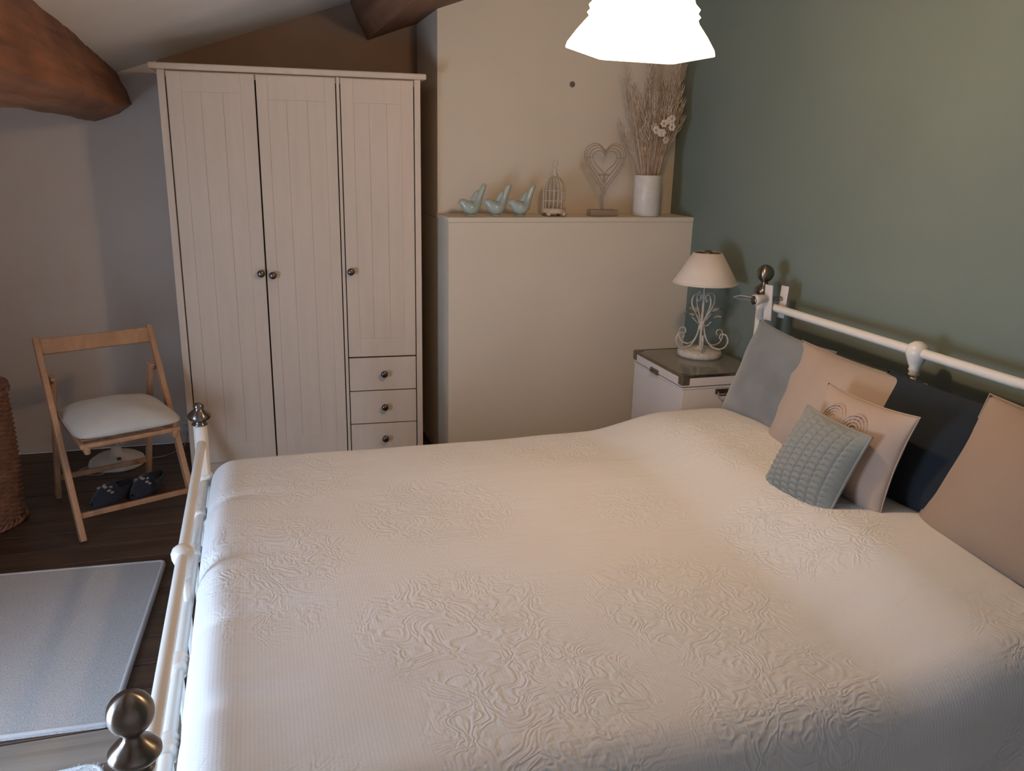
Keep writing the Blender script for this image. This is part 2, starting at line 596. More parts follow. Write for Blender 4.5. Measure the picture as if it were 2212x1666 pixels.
obj('wall_plug', hole, 'hole', cw, label='small dark round plug in the cream wall')
wf = MB().poly([(XL - 0.1, 0), (XR + 0.1, 0), (XR + 0.1, ceil_z(XR + 0.1) + 0.3), (XL - 0.1, ceil_z(XL - 0.1) + 0.3)], YF - 0.1, YF)
struct('wall_front', wf, 'ceiling', 'white plaster wall behind the viewer')
wl = MB()
zt = ceil_z(XL) + 0.3
_, wy0, wy1, wz0, wz1 = WIN
wl.box(XL - 0.14, XL, YF - 0.1, wy0, 0, zt)
wl.box(XL - 0.14, XL, wy1, YB + 0.1, 0, zt)
wl.box(XL - 0.14, XL, wy0, wy1, 0, wz0)
wl.box(XL - 0.14, XL, wy0, wy1, wz1, zt)
struct('wall_left', wl, 'grey_wall', 'low pale plaster wall with the window')
# window with frame, glazing bars and panes
wn = MB()
fx0, fx1 = XL - 0.11, XL - 0.06
wn.box(fx0, fx1, wy0, wy0 + 0.05, wz0, wz1).box(fx0, fx1, wy1 - 0.05, wy1, wz0, wz1)
wn.box(fx0, fx1, wy0 + 0.05, wy1 - 0.05, wz0, wz0 + 0.05).box(fx0, fx1, wy0 + 0.05, wy1 - 0.05, wz1 - 0.05, wz1)
win = struct('window_1', wn, 'window_frame', 'white framed low window')
ym = (wy0 + wy1) / 2
obj('mullion', MB().box(fx0, fx1, ym - 0.03, ym + 0.03, wz0 + 0.05, wz1 - 0.05), 'window_frame', win)
for a, b in ((wy0 + 0.05, ym - 0.03), (ym + 0.03, wy1 - 0.05)):
    obj('pane', MB().box(XL - 0.088, XL - 0.084, a, b, wz0 + 0.05, wz1 - 0.05), 'glass', win)

# sloping ceiling
cl = MB()
x0, x1 = XL - 0.15, XR + 0.15
vs = [(x, yy, ceil_z(x, yy) + dz) for yy in (YF - 0.15, YB + 0.15) for x, dz in ((x0, 0), (x1, 0), (x1, 0.1), (x0, 0.1))]
cl.add(vs, [(0, 1, 5, 4), (1, 2, 6, 5), (2, 3, 7, 6), (3, 0, 4, 7), (3, 2, 1, 0), (4, 5, 6, 7)])
struct('ceiling', cl, 'ceiling', 'white sloping attic ceiling')

# purlin: hewn timber along the room under the slope
mb = MB()
vs, fs = [], []
NY = 60
sec = [(-0.565, 1.80), (-0.535, 1.715), (-0.518, 1.685), (-0.492, 1.605), (-0.55, 1.562), (-0.664, 1.545), (-0.77, 1.575), (-0.82, 1.66), (-0.80, 1.71)]
for i in range(NY + 1):
    yy = lerp(YF - 0.02, YB + 0.02, i / NY)
    nearness = max(0, (YB - yy) / 5.0)
    for j, (sx, sz) in enumerate(sec):
        nn = noise.noise(Vector((j * 1.7, yy * 2.3, 0))) * 0.014 + noise.noise(Vector((j * 3.1, yy * 7.0, 4))) * 0.004
        grow = 0.26 * nearness if j in (0, 1) else (0.16 * nearness if j == 2 else (0.10 * nearness if j >= 7 else 0))
        wane = 0.0
        if j in (3, 4) and yy > 3.9:
            wane = 0.02 * (yy - 3.9) / 0.35
        vs.append((sx + nn - wane * 0.6, yy, sz + nn * 0.8 + grow + wane))
ns = len(sec)
for i in range(NY):
    for j in range(ns):
        j2 = (j + 1) % ns
        fs.append((i * ns + j, i * ns + j2, (i + 1) * ns + j2, (i + 1) * ns + j))
fs += [tuple(range(ns)), tuple(NY * ns + j for j in range(ns))]
mb.add(vs, fs, False)
single('ceiling_beam', mb, 'beam', 'thick rough-hewn orange brown timber beam at upper left', 'beam', (-0.66, 1.7, 1.6))
# second, broad purlin over the bed, carrying the pendant lamp
def purlin_z(x):
    return 1.955 + 0.36 * (x - 0.563)


vs, fs = [], []
N2 = 40
for i in range(N2 + 1):
    yy = lerp(YF - 0.02, YB + 0.02, i / N2)
    for j, (sx, kind) in enumerate(((0.478, 1), (0.515, 2), (0.563, 0), (0.72, 0), (0.90, 0), (1.05, 0), (1.00, 1))):
        nn = noise.noise(Vector((j * 2.1, yy * 1.9, 7.0))) * 0.006
        if kind == 1:
            z = ceil_z(sx, yy) + 0.015
        elif kind == 2:
            z = lerp(ceil_z(0.478, yy), purlin_z(0.563), 0.45)
        else:
            z = purlin_z(sx) + nn
        vs.append((sx + nn, yy, z))
for i in range(N2):
    for j in range(7):
        j2 = (j + 1) % 7
        fs.append((i * 7 + j, i * 7 + j2, (i + 1) * 7 + j2, (i + 1) * 7 + j))
fs += [tuple(range(7)), tuple(N2 * 7 + j for j in range(7))]
single('ceiling_beam', MB().add(vs, fs, False), 'beam2', 'broad dark brown ceiling beam above the wardrobe and lamp', 'beam', (0.75, 1.7, 2.0))

# ------------------------------------------------------------------ wardrobe
WW, WH, WD = 1.0467, 1.767, 0.46
wd = thing('wardrobe', 'tall white three-door wardrobe with three drawers and pewter knobs', 'wardrobe', (-0.3405, 3.730, 0), -0.0594)
C0 = 0.022
carc = MB()
carc.rbox(0, C0 + 0.006, 0, WD, 0, WH - 0.024, 0.002)
carc.rbox(WW - C0 - 0.004, WW, 0, WD, 0, WH - 0.024, 0.002)
carc.box(C0, WW - C0, WD - 0.012, WD, 0.05, WH - 0.026)
carc.box(C0, WW - C0, 0.012, WD - 0.012, WH - 0.05, WH - 0.026)
carc.box(C0, WW - C0, 0.012, WD - 0.012, 0.06, 0.082)
obj('carcass', carc, 'wardrobe', wd)
obj('cornice', MB().rbox(-0.03, WW + 0.024, -0.022, WD, WH - 0.024, WH, 0.006, 3), 'wardrobe', wd)
obj('plinth', MB().rbox(C0, WW - C0, 0.012, 0.03, 0.0, 0.062, 0.002), 'wardrobe', wd)
obj('gap_shade_sheet', MB().box(C0 + 0.006, WW - C0 - 0.004, 0.021, 0.026, 0.066, WH - 0.03), 'gap', wd)  # dark sheet behind doors and drawers, painting the shade in their gaps
# x positions of the doors across the front (from the left)
xs1, xs2, xdiv0, xdiv1, xs3 = 0.030, 0.372, 0.694, 0.710, WW - 0.028
obj('divider', MB().rbox(xdiv0 + 0.0015, xdiv1 - 0.0015, 0.002, 0.10, 0.066, WH - 0.026, 0.0015), 'wardrobe', wd)
DTOP = WH - 0.030


def knob(parent, x, z, y=0.0):
    b = MB().lathe([(0.0, 0.0), (0.010, 0.0), (0.0095, 0.004), (0.006, 0.008), (0.0065, 0.013), (0.014, 0.017), (0.0165, 0.022), (0.0155, 0.028), (0.011, 0.032), (0.006, 0.0335), (0, 0.034)], (0, 0, 0), 18, 'Y')
    b.v = [(x + p[0], y - p[1], z + p[2]) for p in b.v]
    return obj('knob', b, 'knob', parent)


def panel_door(x0, x1, z0, z1, stile, rail_t, rail_b, knob_x, knob_z, tilt=0.0):
    d = MB()
    t0, t1 = 0.0, 0.018
    d.rbox(x0, x0 + stile, t0, t1, z0, z1, 0.0012, 1)
    d.rbox(x1 - stile, x1, t0, t1, z0, z1, 0.0012, 1)
    d.rbox(x0 + stile, x1 - stile, t0, t1, z1 - rail_t, z1, 0.0012, 1)
    d.rbox(x0 + stile, x1 - stile, t0, t1, z0, z0 + rail_b, 0.0012, 1)
    door = obj('door', d, 'wardrobe', wd)
    xa, xb = x0 + stile, x1 - stile
    cuts = [xa, xa + (xb - xa) * 0.32, xa + (xb - xa) * 0.69, xb]
    for i in range(3):
        b = MB().rbox(cuts[i] + 0.0003, cuts[i + 1] - 0.0002, 0.0007, 0.014, z0 + rail_b + 0.0002, z1 - rail_t - 0.0002, 0.0006, 1)
        obj('panel_board', b, 'wardrobe', door)
    knob(door, knob_x, knob_z)
    return door


panel_door(xs1 + 0.003, xs2 - 0.0032, 0.072, DTOP, 0.055, 0.075, 0.09, xs2 - 0.020, 0.930)
panel_door(xs2 + 0.0032, xdiv0 - 0.003, 0.072, DTOP, 0.044, 0.095, 0.10, xs2 + 0.028, 0.922)
panel_door(xdiv1 + 0.0025, xs3 - 0.0025, 0.5425, DTOP, 0.052, 0.095, 0.085, xdiv1 + 0.022, 0.934)
for z0, z1 in ((0.3815, 0.5365), (0.2215, 0.3775), (0.072, 0.2175)):
    dr = obj('drawer', MB().rbox(xdiv1 + 0.0025, xs3 - 0.0025, 0.0, 0.018, z0, z1 - 0.001, 0.0014, 1), 'wardrobe', wd)
    knob(dr, (xdiv1 + xs3) / 2 + 0.004, (z0 + z1) / 2 + 0.002)

# ------------------------------------------------------------------ the bed
FX, HX, BY0, BY1 = -0.214, 1.869, 1.120, 2.744
bed = thing('bed', 'cream white metal bedstead with nickel finials', 'bed', ((FX + HX) / 2, (BY0 + BY1) / 2, 0))


def finial(x, y, z, with_ball):
    prof = [(0.024, 0.0), (0.029, 0.003), (0.029, 0.007), (0.024, 0.010), (0.022, 0.014), (0.025, 0.018), (0.036, 0.024), (0.0425, 0.033), (0.042, 0.040), (0.034, 0.049), (0.023, 0.057), (0.0165, 0.064)]
    if with_ball:
        prof += [(0.0155, 0.070), (0.017, 0.0755)]
        R = 0.0375
        zc = 0.109
        a0 = math.asin(0.017 / R)
        prof += [(R * math.sin(PI - a), zc + R * math.cos(PI - a)) for a in [lerp(a0, PI, i / 12) for i in range(1, 13)]]
        prof[-1] = (0.0, prof[-1][1])
    else:
        prof += [(0.019, 0.068), (0.020, 0.074), (0.017, 0.080), (0.009, 0.084), (0.0, 0.085)]
    prof = [(r * 0.88, h * 0.90) for r, h in prof]
    return obj('finial', MB().lathe(prof, (x, y, z), 32), 'finial', bed, True)


def collar(mb, c, r, axis, k=1.0):
    mb.lathe([(r, -0.020 * k), (r * 1.25, -0.017 * k), (r * 1.35, -0.010 * k), (r * 1.15, -0.005 * k), (r * 1.45, 0.0), (r * 1.15, 0.005 * k), (r * 1.35, 0.010 * k), (r * 1.25, 0.017 * k), (r, 0.020 * k)], c, 18, axis)


posts = {}
for (x, y, zt_, wb) in ((FX, BY1, 0.573, False), (FX, BY0, 0.573, True), (HX, BY1, 0.932, True), (HX, BY0, 0.932, True)):
    mb = MB()
    mb.lathe([(0.020, 0.0), (0.024, 0.004), (0.024, 0.03), (0.0215, 0.035), (0.0215, zt_)], (x, y, 0), 22)
    zc = 0.378 if x < 0 else 0.60
    collar(mb, (x, y, zc), 0.0225, 'Z', 1.3)
    posts[(x, y)] = obj('post', mb, 'bed_white', bed, True)
    finial(x, y, zt_, wb)

# rails across foot and head
def cross_rail(x, z, r, arch=0.0):
    pts = []
    n = 24
    for i in range(n + 1):
        t = i / n
        pts.append((x, lerp(BY0, BY1, t), z + arch * (1 - (2 * t - 1) ** 2)))
    return MB().tube(pts, r, 14)


def knuckle(mb, c, s=1.0):
    mb.lathe([(0.012 * s, -0.07 * s), (0.016 * s, -0.066 * s), (0.013 * s, -0.06 * s), (0.017 * s, -0.052 * s), (0.015 * s, -0.045 * s), (0.022 * s, -0.030 * s), (0.030 * s, -0.008 * s), (0.031 * s, 0.006 * s), (0.025 * s, 0.020 * s), (0.012 * s, 0.029 * s), (0, 0.031 * s)], c, 20)


yc = (BY0 + BY1) / 2
r1 = cross_rail(FX, 0.512, 0.0138)
knuckle(r1, (FX, yc, 0.512), 0.88)
obj('foot_rail', r1, 'bed_white', bed, True)
r2 = cross_rail(FX, 0.378, 0.0135)
SP = [1.41, 1.675, yc, 2.205, 2.47]
for ys in SP:
    if ys != yc:
        collar(r2, (FX, ys, 0.378), 0.0155, 'Y', 1.5)
obj('foot_rail', r2, 'bed_white', bed, True)
r3 = cross_rail(FX, 0.16, 0.0145)
obj('foot_rail', r3, 'bed_white', bed, True)
for ys in SP:
    mb = MB().tube([(FX, ys, 0.512 if ys == yc else 0.378), (FX, ys, 0.3), (FX, ys, 0.16)], 0.0075, 10)
    obj('spindle', mb, 'bed_white', bed, True)
h1 = cross_rail(HX, 0.911, 0.0150)
knuckle(h1, (HX, yc, 0.911), 1.05)
obj('head_rail', h1, 'bed_white', bed, True)
obj('head_rail', cross_rail(HX, 0.60, 0.0145), 'bed_white', bed, True)
obj('head_rail', cross_rail(HX, 0.25, 0.0145), 'bed_white', bed, True)
for ys in SP:
    mb = MB().tube([(HX, ys, 0.905 if ys == yc else 0.60), (HX, ys, 0.5), (HX, ys, 0.25)], 0.0085, 10)
    obj('spindle', mb, 'bed_white', bed, True)
for ys in (BY0 + 0.03, BY1 - 0.03):
    obj('side_rail', MB().rbox(FX, HX, ys - 0.012, ys + 0.012, 0.17, 0.24, 0.003), 'bed_white', bed, True)
for i in range(14):
    xx = FX + 0.12 + i * 0.138
    obj('slat', MB().box(xx, xx + 0.07, BY0 + 0.04, BY1 - 0.04, 0.205, 0.222), 'pine', bed, True)

single('mattress', MB().rbox(FX + 0.06, HX - 0.03, BY0 + 0.03, BY1 - 0.03, 0.223, 0.430, 0.04, 3), 'mattress', 'thick white mattress under the quilted bedspread', 'mattress', (0.83, yc, 0.223))


# bedspread: one sheet that rounds over foot and both sides
def smooth(t):
    t = max(0.0, min(1.0, t))
    return t * t * (3 - 2 * t)


def bump(t, c, w):
    return math.exp(-((t - c) / w) ** 2)


def top_z(x, y):
    z = 0.468
    c = 1 - abs((y - yc) / 0.81) ** 3
    z += 0.020 * c
    pill = smooth((x - 1.12) / 0.32) * (1 - 0.25 * smooth((x - 1.6) / 0.2))
    z += pill * (0.048 + 0.030 * (bump(y, 2.33, 0.30) + bump(y, 1.52, 0.30)))
    z += 0.006 * math.sin(x * 5.1 + y * 3.0) * math.sin(y * 4.3 + 1.2)
    z += 0.0045 * noise.noise(Vector((x * 3.0, y * 5.0, 0.3)))
    z += 0.0022 * noise.noise(Vector((x * 6.0, y * 14.0, 2.3)))
    # furrows running in from the foot rail
    for (yf, dep) in ((2.35, 0.010), (1.98, 0.016), (1.69, 0.012), (1.40, 0.010)):
        z -= dep * bump(y + 0.10 * (x + 0.16), yf, 0.030) * (1 - smooth((x + 0.19) / 0.30))
    return z


RAD = 0.10


def roll(s):
    """arc length past the start of the rounded edge -> outward, down"""
    q = RAD * PI / 2
    if s <= 0:
        return s, 0.0
    if s < q:
        a = s / RAD
        return RAD * math.sin(a), RAD * (1 - math.cos(a))
    return RAD, RAD + (s - q)


def make_bedspread():
    X0, X1 = FX + 0.022, HX - 0.045
    Y0, Y1 = BY0 - 0.075, BY1 - 0.004
    dropx, dropy = 0.15, 0.33
    nx, ny = 190, 200
    q = RAD * PI / 2
    Lx = (X1 - (X0 + RAD)) + q + dropx
    Ly0 = q + dropy
    Ly = Ly0 * 2 + (Y1 - Y0 - 2 * RAD)
    vs, fs = [], []
    for j in range(ny + 1):
        s = Ly * j / ny
        if s < Ly0:
            o, d = roll(Ly0 - s)
            y, side, sd = Y0 + RAD - o, -1, d
        elif s > Ly - Ly0:
            o, d = roll(s - (Ly - Ly0))
            y, side, sd = Y1 - RAD + o, 1, d
        else:
            y, side, sd = Y0 + RAD + (s - Ly0), 0, 0.0
        for i in range(nx + 1):
            t = Lx * i / nx
            if t < q + dropx:
                o, d = roll(q + dropx - t)
                x, xd = X0 + RAD - o, d
            else:
                x, xd = X0 + RAD + (t - q - dropx), 0.0
            drop = math.hypot(sd, xd) if (sd < RAD and xd < RAD) else max(sd, xd)
            z = top_z(x, y) - drop
            yy = y
            if sd > RAD * 0.8:      # hanging folds
                g = smooth((sd - RAD * 0.8) / 0.25)
                yy += side * g * (0.012 + 0.014 * math.sin(x * 13.0 + 1.7 * math.sin(x * 4.1)))
            z = max(z, 0.105)
            vs.append((x, yy, z))
    for j in range(ny):
        for i in range(nx):
            a = j * (nx + 1) + i
            fs.append((a, a + 1, a + nx + 2, a + nx + 1))
    return MB().add(vs, fs, True)


bs = single('bedspread', make_bedspread(), 'quilt', 'white quilted matelasse bedspread covering the whole bed', 'bedspread', (0.83, yc, 0.45))
sm = bs.modifiers.new('thickness', 'SOLIDIFY')
sm.thickness = 0.006
sm.offset = -1


# ------------------------------------------------------------------ cushions
def pillow(bl, br, tr, tl, thick, n=36, pinch=0.05, fn=None, back=1.0, rc=0.0, wob=0.004, seed=0.0):
    """cushion through four corner points (bottom-left, bottom-right, top-right, top-left), front face first"""
    bl, br, tr, tl = map(Vector, (bl, br, tr, tl))
    nrm = (br - bl).cross(tl - bl).normalized()
    mb = MB()
    for side in (1, -1):
        vs, fs = [], []
        for j in range(n + 1):
            v = j / n
            for i in range(n + 1):
                u = i / n
                # edges drawn in between the corners
                uu, vv = 2 * u - 1, 2 * v - 1
                pu = uu * (1 - pinch * (1 - vv * vv) * abs(uu) ** 2)
                pv = vv * (1 - pinch * (1 - uu * uu) * abs(vv) ** 2)
                pu, pv = pu * (1 - rc * abs(vv) ** 5 * abs(uu) ** 3), pv * (1 - rc * abs(uu) ** 5 * abs(vv) ** 3)
                a, b = (pu + 1) / 2, (pv + 1) / 2
                p = bl * (1 - a) * (1 - b) + br * a * (1 - b) + tr * a * b + tl * (1 - a) * b
                prof = (max(0, 1 - abs(uu) ** 2.6) ** 0.70) * (max(0, 1 - abs(vv) ** 2.6) ** 0.70)
                h = thick * 0.5 * prof
                w = noise.noise(Vector((u * 3 + seed, v * 3, seed * 2.1))) * wob * prof * 2
                if fn and side > 0:
                    w += fn(u, v) * min(1, prof * 2.2)
                d = nrm * side * (h + w) * (1.0 if side > 0 else back)
                vs.append(p + d)
        for j in range(n):
            for i in range(n):
                a = j * (n + 1) + i
                fs.append((a, a + 1, a + n + 2, a + n + 1) if side > 0 else (a, a + n + 1, a + n + 2, a + 1))
        mb.add(vs, fs, True)
    return mb, nrm


def seam_loop(bl, br, tr, tl, pinch, r, n=20, rc=0.0):
    bl, br, tr, tl = map(Vector, (bl, br, tr, tl))
    path = []
    for k in range(4):
        for i in range(n):
            t = i / n
            uu, vv = [(2 * t - 1, -1), (1, 2 * t - 1), (1 - 2 * t, 1), (-1, 1 - 2 * t)][k]
            pu = uu * (1 - pinch * (1 - vv * vv) * abs(uu) ** 2)
            pv = vv * (1 - pinch * (1 - uu * uu) * abs(vv) ** 2)
            pu, pv = pu * (1 - rc * abs(vv) ** 5 * abs(uu) ** 3), pv * (1 - rc * abs(uu) ** 5 * abs(vv) ** 3)
            a, b = (pu + 1) / 2, (pv + 1) / 2
            path.append(bl * (1 - a) * (1 - b) + br * a * (1 - b) + tr * a * b + tl * (1 - a) * b)
    return MB().tube(path, r, 6, closed=True)


def waves(u, v):
    return 0.006 * math.sin(v * 21 + 2 * math.sin(u * 5)) * max(0.0, 1 - u * 6)


def ribs(u, v):
    return 0.0009 * math.sin(v * 150) * (0.5 + 0.5 * math.sin(u * 9))


def cushion(name, label, corners, thick, m, pinch=0.05, fn=None, n=36, seed=0.0, wob=0.004, piping=0.0022, cat='cushion'):
    c = [Vector(p) for p in corners]
    base = (c[0] + c[1]) / 2
    t = thing(name, label, cat, (base.x, base.y, base.z - 0.01), group='cushions against the headboard')
    mb, nrm = pillow(*c, thick, n=n, pinch=pinch, fn=fn, seed=seed, wob=wob)
    obj('cover', mb, m, t, True)
    if piping:
        obj('piping', seam_loop(*c, pinch, piping), m, t, True)
    return t, c, nrm


# big cushions leaning on the headboard, left (far) to right (near); left = +y seen from the bed
cushion('scatter_cushion', 'blue grey velvet cushion, farthest one beside the bedside chest',
        [(1.665, 2.650, 0.520), (1.680, 2.150, 0.535), (1.812, 2.215, 0.846), (1.815, 2.665, 0.866)], 0.15, 'grey_velvet', 0.075, ribs, 48, 1.0, 0.008)
cushion('scatter_cushion', 'cream linen cushion leaning between the grey velvet and navy cushions',
        [(1.615, 2.275, 0.530), (1.640, 1.790, 0.540), (1.795, 1.800, 0.850), (1.795, 2.375, 0.851)], 0.14, 'cream_linen', 0.06, waves, 48, 2.0, 0.007)
cushion('scatter_cushion', 'dark navy wool cushion leaning on the headboard',
        [(1.640, 1.900, 0.540), (1.640, 1.400, 0.540), (1.795, 1.405, 0.862), (1.795, 1.955, 0.853)], 0.13, 'navy', 0.05, None, 36, 3.0, 0.006)
cushion('scatter_cushion', 'warm cream linen cushion overlapping the navy one, nearest the viewer',
        [(1.605, 1.590, 0.530), (1.610, 1.060, 0.535), (1.765, 1.050, 0.895), (1.765, 1.565, 0.893)], 0.13, 'cream_linen2', 0.055, None, 36, 4.0, 0.007)
# heart cushion
te, ce, ne = cushion('scatter_cushion', 'small blush cushion embroidered with a beaded heart',
                     [(1.520, 1.985, 0.545), (1.525, 1.615, 0.535), (1.590, 1.598, 0.832), (1.610, 1.985, 0.818)], 0.115, 'blush_linen', 0.085, None, 40, 5.0, 0.010, 0.0016)


def quad_pt(c, u, v, lift, nrm):
    return c[0] * (1 - u) * (1 - v) + c[1] * u * (1 - v) + c[2] * u * v + c[3] * (1 - u) * v + nrm * lift


def front_lift(u, v, thick):
    uu, vv = 2 * u - 1, 2 * v - 1
    return thick * 0.5 * (max(0, 1 - abs(uu) ** 2.6) ** 0.70) * (max(0, 1 - abs(vv) ** 2.6) ** 0.70)


for (cu, cv, dirn) in ((0.36, 0.70, 1), (0.60, 0.68, -1)):
    for kk in range(4):
        rad = 0.125 - kk * 0.028
        pts = []
        for i in range(22):
            a = lerp(-0.3 * PI, 1.05 * PI, i / 21)
            u = cu - dirn * math.cos(a) * rad
            v = cv + math.sin(a) * rad * 1.15
            pts.append(quad_pt(ce, u, v, front_lift(u, v, 0.115) + 0.003, ne))
        obj('embroidered_cord', MB().tube(pts, 0.0036, 6), 'blush_linen', te, True)
        bd = MB()
        for i in range(2, 22, 2):
            bd.ball(pts[i] + Vector((0, 0, -0.004)) + ne * 0.002, 0.0026, 6)
        obj('bead_row', bd, 'bead', te, True)


# knitted cushion in front
def knit(u, v):
    nc, nr = 8, 15
    c = u * nc
    ci = math.floor(c)
    fu = c - ci
    r = v * nr + (0.5 if ci % 2 else 0.0)
    fv = r - math.floor(r)
    edge = abs(fu - 0.5) * 2
    cup = fv - 0.28 * (1 - edge * edge)
    cup = cup - math.floor(cup)
    h = (math.sin(PI * min(1.0, cup * 1.02)) ** 0.45) * (1 - edge ** 6)
    return 0.0075 * h - 0.002


cushion('scatter_cushion', 'small grey green knitted cushion in front of the beaded heart one',
        [(1.405, 1.968, 0.518), (1.420, 1.690, 0.515), (1.500, 1.655, 0.765), (1.500, 1.925, 0.770)], 0.11, 'sage_knit', 0.05, knit, 150, 6.0, 0.002, 0.004)

# ------------------------------------------------------------------ clip lamp on the headboard
cl_ = thing('clip_lamp', 'small white clip-on reading spot clamped to the headboard post', 'lamp', (1.87, 2.66, 0.862))
obj('clamp_jaw', MB().bar((1.845, 2.665, 0.862), (1.838, 2.665, 0.998), 0.036, 0.007, (1, 0.25, 0), 0.002), 'plastic_white', cl_, True)
obj('clamp_jaw', MB().bar((1.894, 2.655, 0.872), (1.902, 2.655, 0.994), 0.036, 0.006, (1, 0.25, 0), 0.002), 'plastic_white', cl_, True)
obj('spring', MB().tube([(1.842 + 0.055 * i / 24, 2.660 + 0.008 * math.cos(i * 1.3), 0.945 + 0.008 * math.sin(i * 1.3)) for i in range(25)], 0.0018, 6), 'knob', cl_, True)
obj('pivot', MB().tube([(1.84, 2.665, 0.945), (1.822, 2.668, 0.945)], 0.009, 12), 'plastic_white', cl_, True)
hd = MB()
hd.tube([(1.829, 2.668, 0.946), (1.795, 2.668, 0.943), (1.780, 2.668, 0.941)], [0.015, 0.019, 0.021], 18)
obj('spot_head', hd, 'plastic_white', cl_, True)
obj('spot_lens', MB().tube([(1.7795, 2.668, 0.941), (1.7775, 2.668, 0.941)], [0.0175, 0.0175], 18), 'knob', cl_, True)
obj('cable', MB().tube(spline([(1.838, 2.69, 0.935), (1.81, 2.72, 0.940), (1.775, 2.75, 0.945), (1.755, 2.77, 0.935), (1.79, 2.785, 0.925), (1.87, 2.795, 0.90), (1.925, 2.795, 0.75), (1.94, 2.795, 0.4), (1.94, 2.795, 0.03)]), 0.0018, 6), 'cable', cl_, True)

# ------------------------------------------------------------------ bedside chest
CHX0, CHX1, CHY0, CHY1, CHZ = 1.580, 1.955, 2.800, 3.250, 0.620
ch = thing('bedside_chest', 'white trunk-style bedside chest with brass corners and grey green top', 'chest', ((CHX0 + CHX1) / 2, (CHY0 + CHY1) / 2, 0))
obj('body', MB().rbox(CHX0 + 0.004, CHX1 - 0.004, CHY0 + 0.004, CHY1 - 0.004, 0.0, CHZ - 0.058, 0.003), 'chest', ch, True)
obj('seam_strip', MB().rbox(CHX0 + 0.002, CHX1 - 0.002, CHY0 + 0.002, CHY1 - 0.002, CHZ - 0.0575, CHZ - 0.050, 0.001), 'chest', ch, True)
obj('shadow_gap', MB().box(CHX0 + 0.006, CHX1 - 0.006, CHY0 + 0.006, CHY1 - 0.006, CHZ - 0.0503, CHZ - 0.0465), 'gap', ch, True)
obj('lid', MB().rbox(CHX0, CHX1, CHY0, CHY1, CHZ - 0.047, CHZ - 0.006, 0.003), 'chest', ch, True)
obj('top_panel', MB().rbox(CHX0 + 0.006, CHX1 - 0.006, CHY0 + 0.006, CHY1 - 0.006, CHZ - 0.006, CHZ, 0.001), 'chest_top', ch, True)
ed = 0.005
for nm, bxs in (('edge_strip', (CHX0 - 0.001, CHX1 + 0.001, CHY0 - 0.001, CHY0 + ed, CHZ - 0.011, CHZ + 0.0015)),
                ('edge_strip', (CHX0 - 0.001, CHX0 + ed, CHY0 - 0.001, CHY1 + 0.001, CHZ - 0.011, CHZ + 0.0015)),
                ('edge_strip', (CHX0 - 0.001, CHX1 + 0.001, CHY1 - ed, CHY1 + 0.001, CHZ - 0.011, CHZ + 0.0015)),
                ('edge_strip', (CHX1 - ed, CHX1 + 0.001, CHY0 - 0.001, CHY1 + 0.001, CHZ - 0.011, CHZ + 0.0015))):
    obj(nm, MB().rbox(*bxs, 0.001, 1), 'chest_metal', ch, True)
for (cx, cy, sx, sy) in ((CHX0, CHY0, 1, 1), (CHX1, CHY0, -1, 1), (CHX0, CHY1, 1, -1), (CHX1, CHY1, -1, -1)):
    c = MB()
    s = 0.032
    xa, xb = sorted((cx - sx * 0.003, cx + sx * s))
    ya, yb = sorted((cy - sy * 0.003, cy + sy * s))
    c.rbox(xa, xb, ya, yb, CHZ - 0.040, CHZ + 0.003, 0.004)
    obj('corner_cap', c, 'chest_metal', ch, True)
# latch on the left face, drawer pull on the front face
yl = CHY0 + 0.24
lt = obj('latch', MB().rbox(CHX0 - 0.006, CHX0 + 0.002, yl - 0.035, yl + 0.035, CHZ - 0.052, CHZ - 0.030, 0.002), 'chest_metal', ch, True)
obj('latch_loop', MB().tube([(CHX0 - 0.006, yl - 0.022, CHZ - 0.037), (CHX0 - 0.013, yl - 0.022, CHZ - 0.043), (CHX0 - 0.013, yl + 0.022, CHZ - 0.043), (CHX0 - 0.006, yl + 0.022, CHZ - 0.037)], 0.0025, 6), 'chest_metal', lt, True)
xh = CHX0 + 0.195
hp = obj('handle', MB().rbox(xh - 0.042, xh + 0.042, CHY0 - 0.002, CHY0 + 0.005, CHZ - 0.083, CHZ - 0.063, 0.002), 'chest_metal', ch, True)
obj('bail', MB().tube([(xh - 0.032, CHY0 - 0.002, CHZ - 0.07), (xh - 0.034, CHY0 - 0.012, CHZ - 0.078), (xh - 0.026, CHY0 - 0.015, CHZ - 0.086), (xh + 0.026, CHY0 - 0.015, CHZ - 0.086), (xh + 0.034, CHY0 - 0.012, CHZ - 0.078), (xh + 0.032, CHY0 - 0.002, CHZ - 0.07)], 0.0035, 8), 'chest_metal', hp, True)

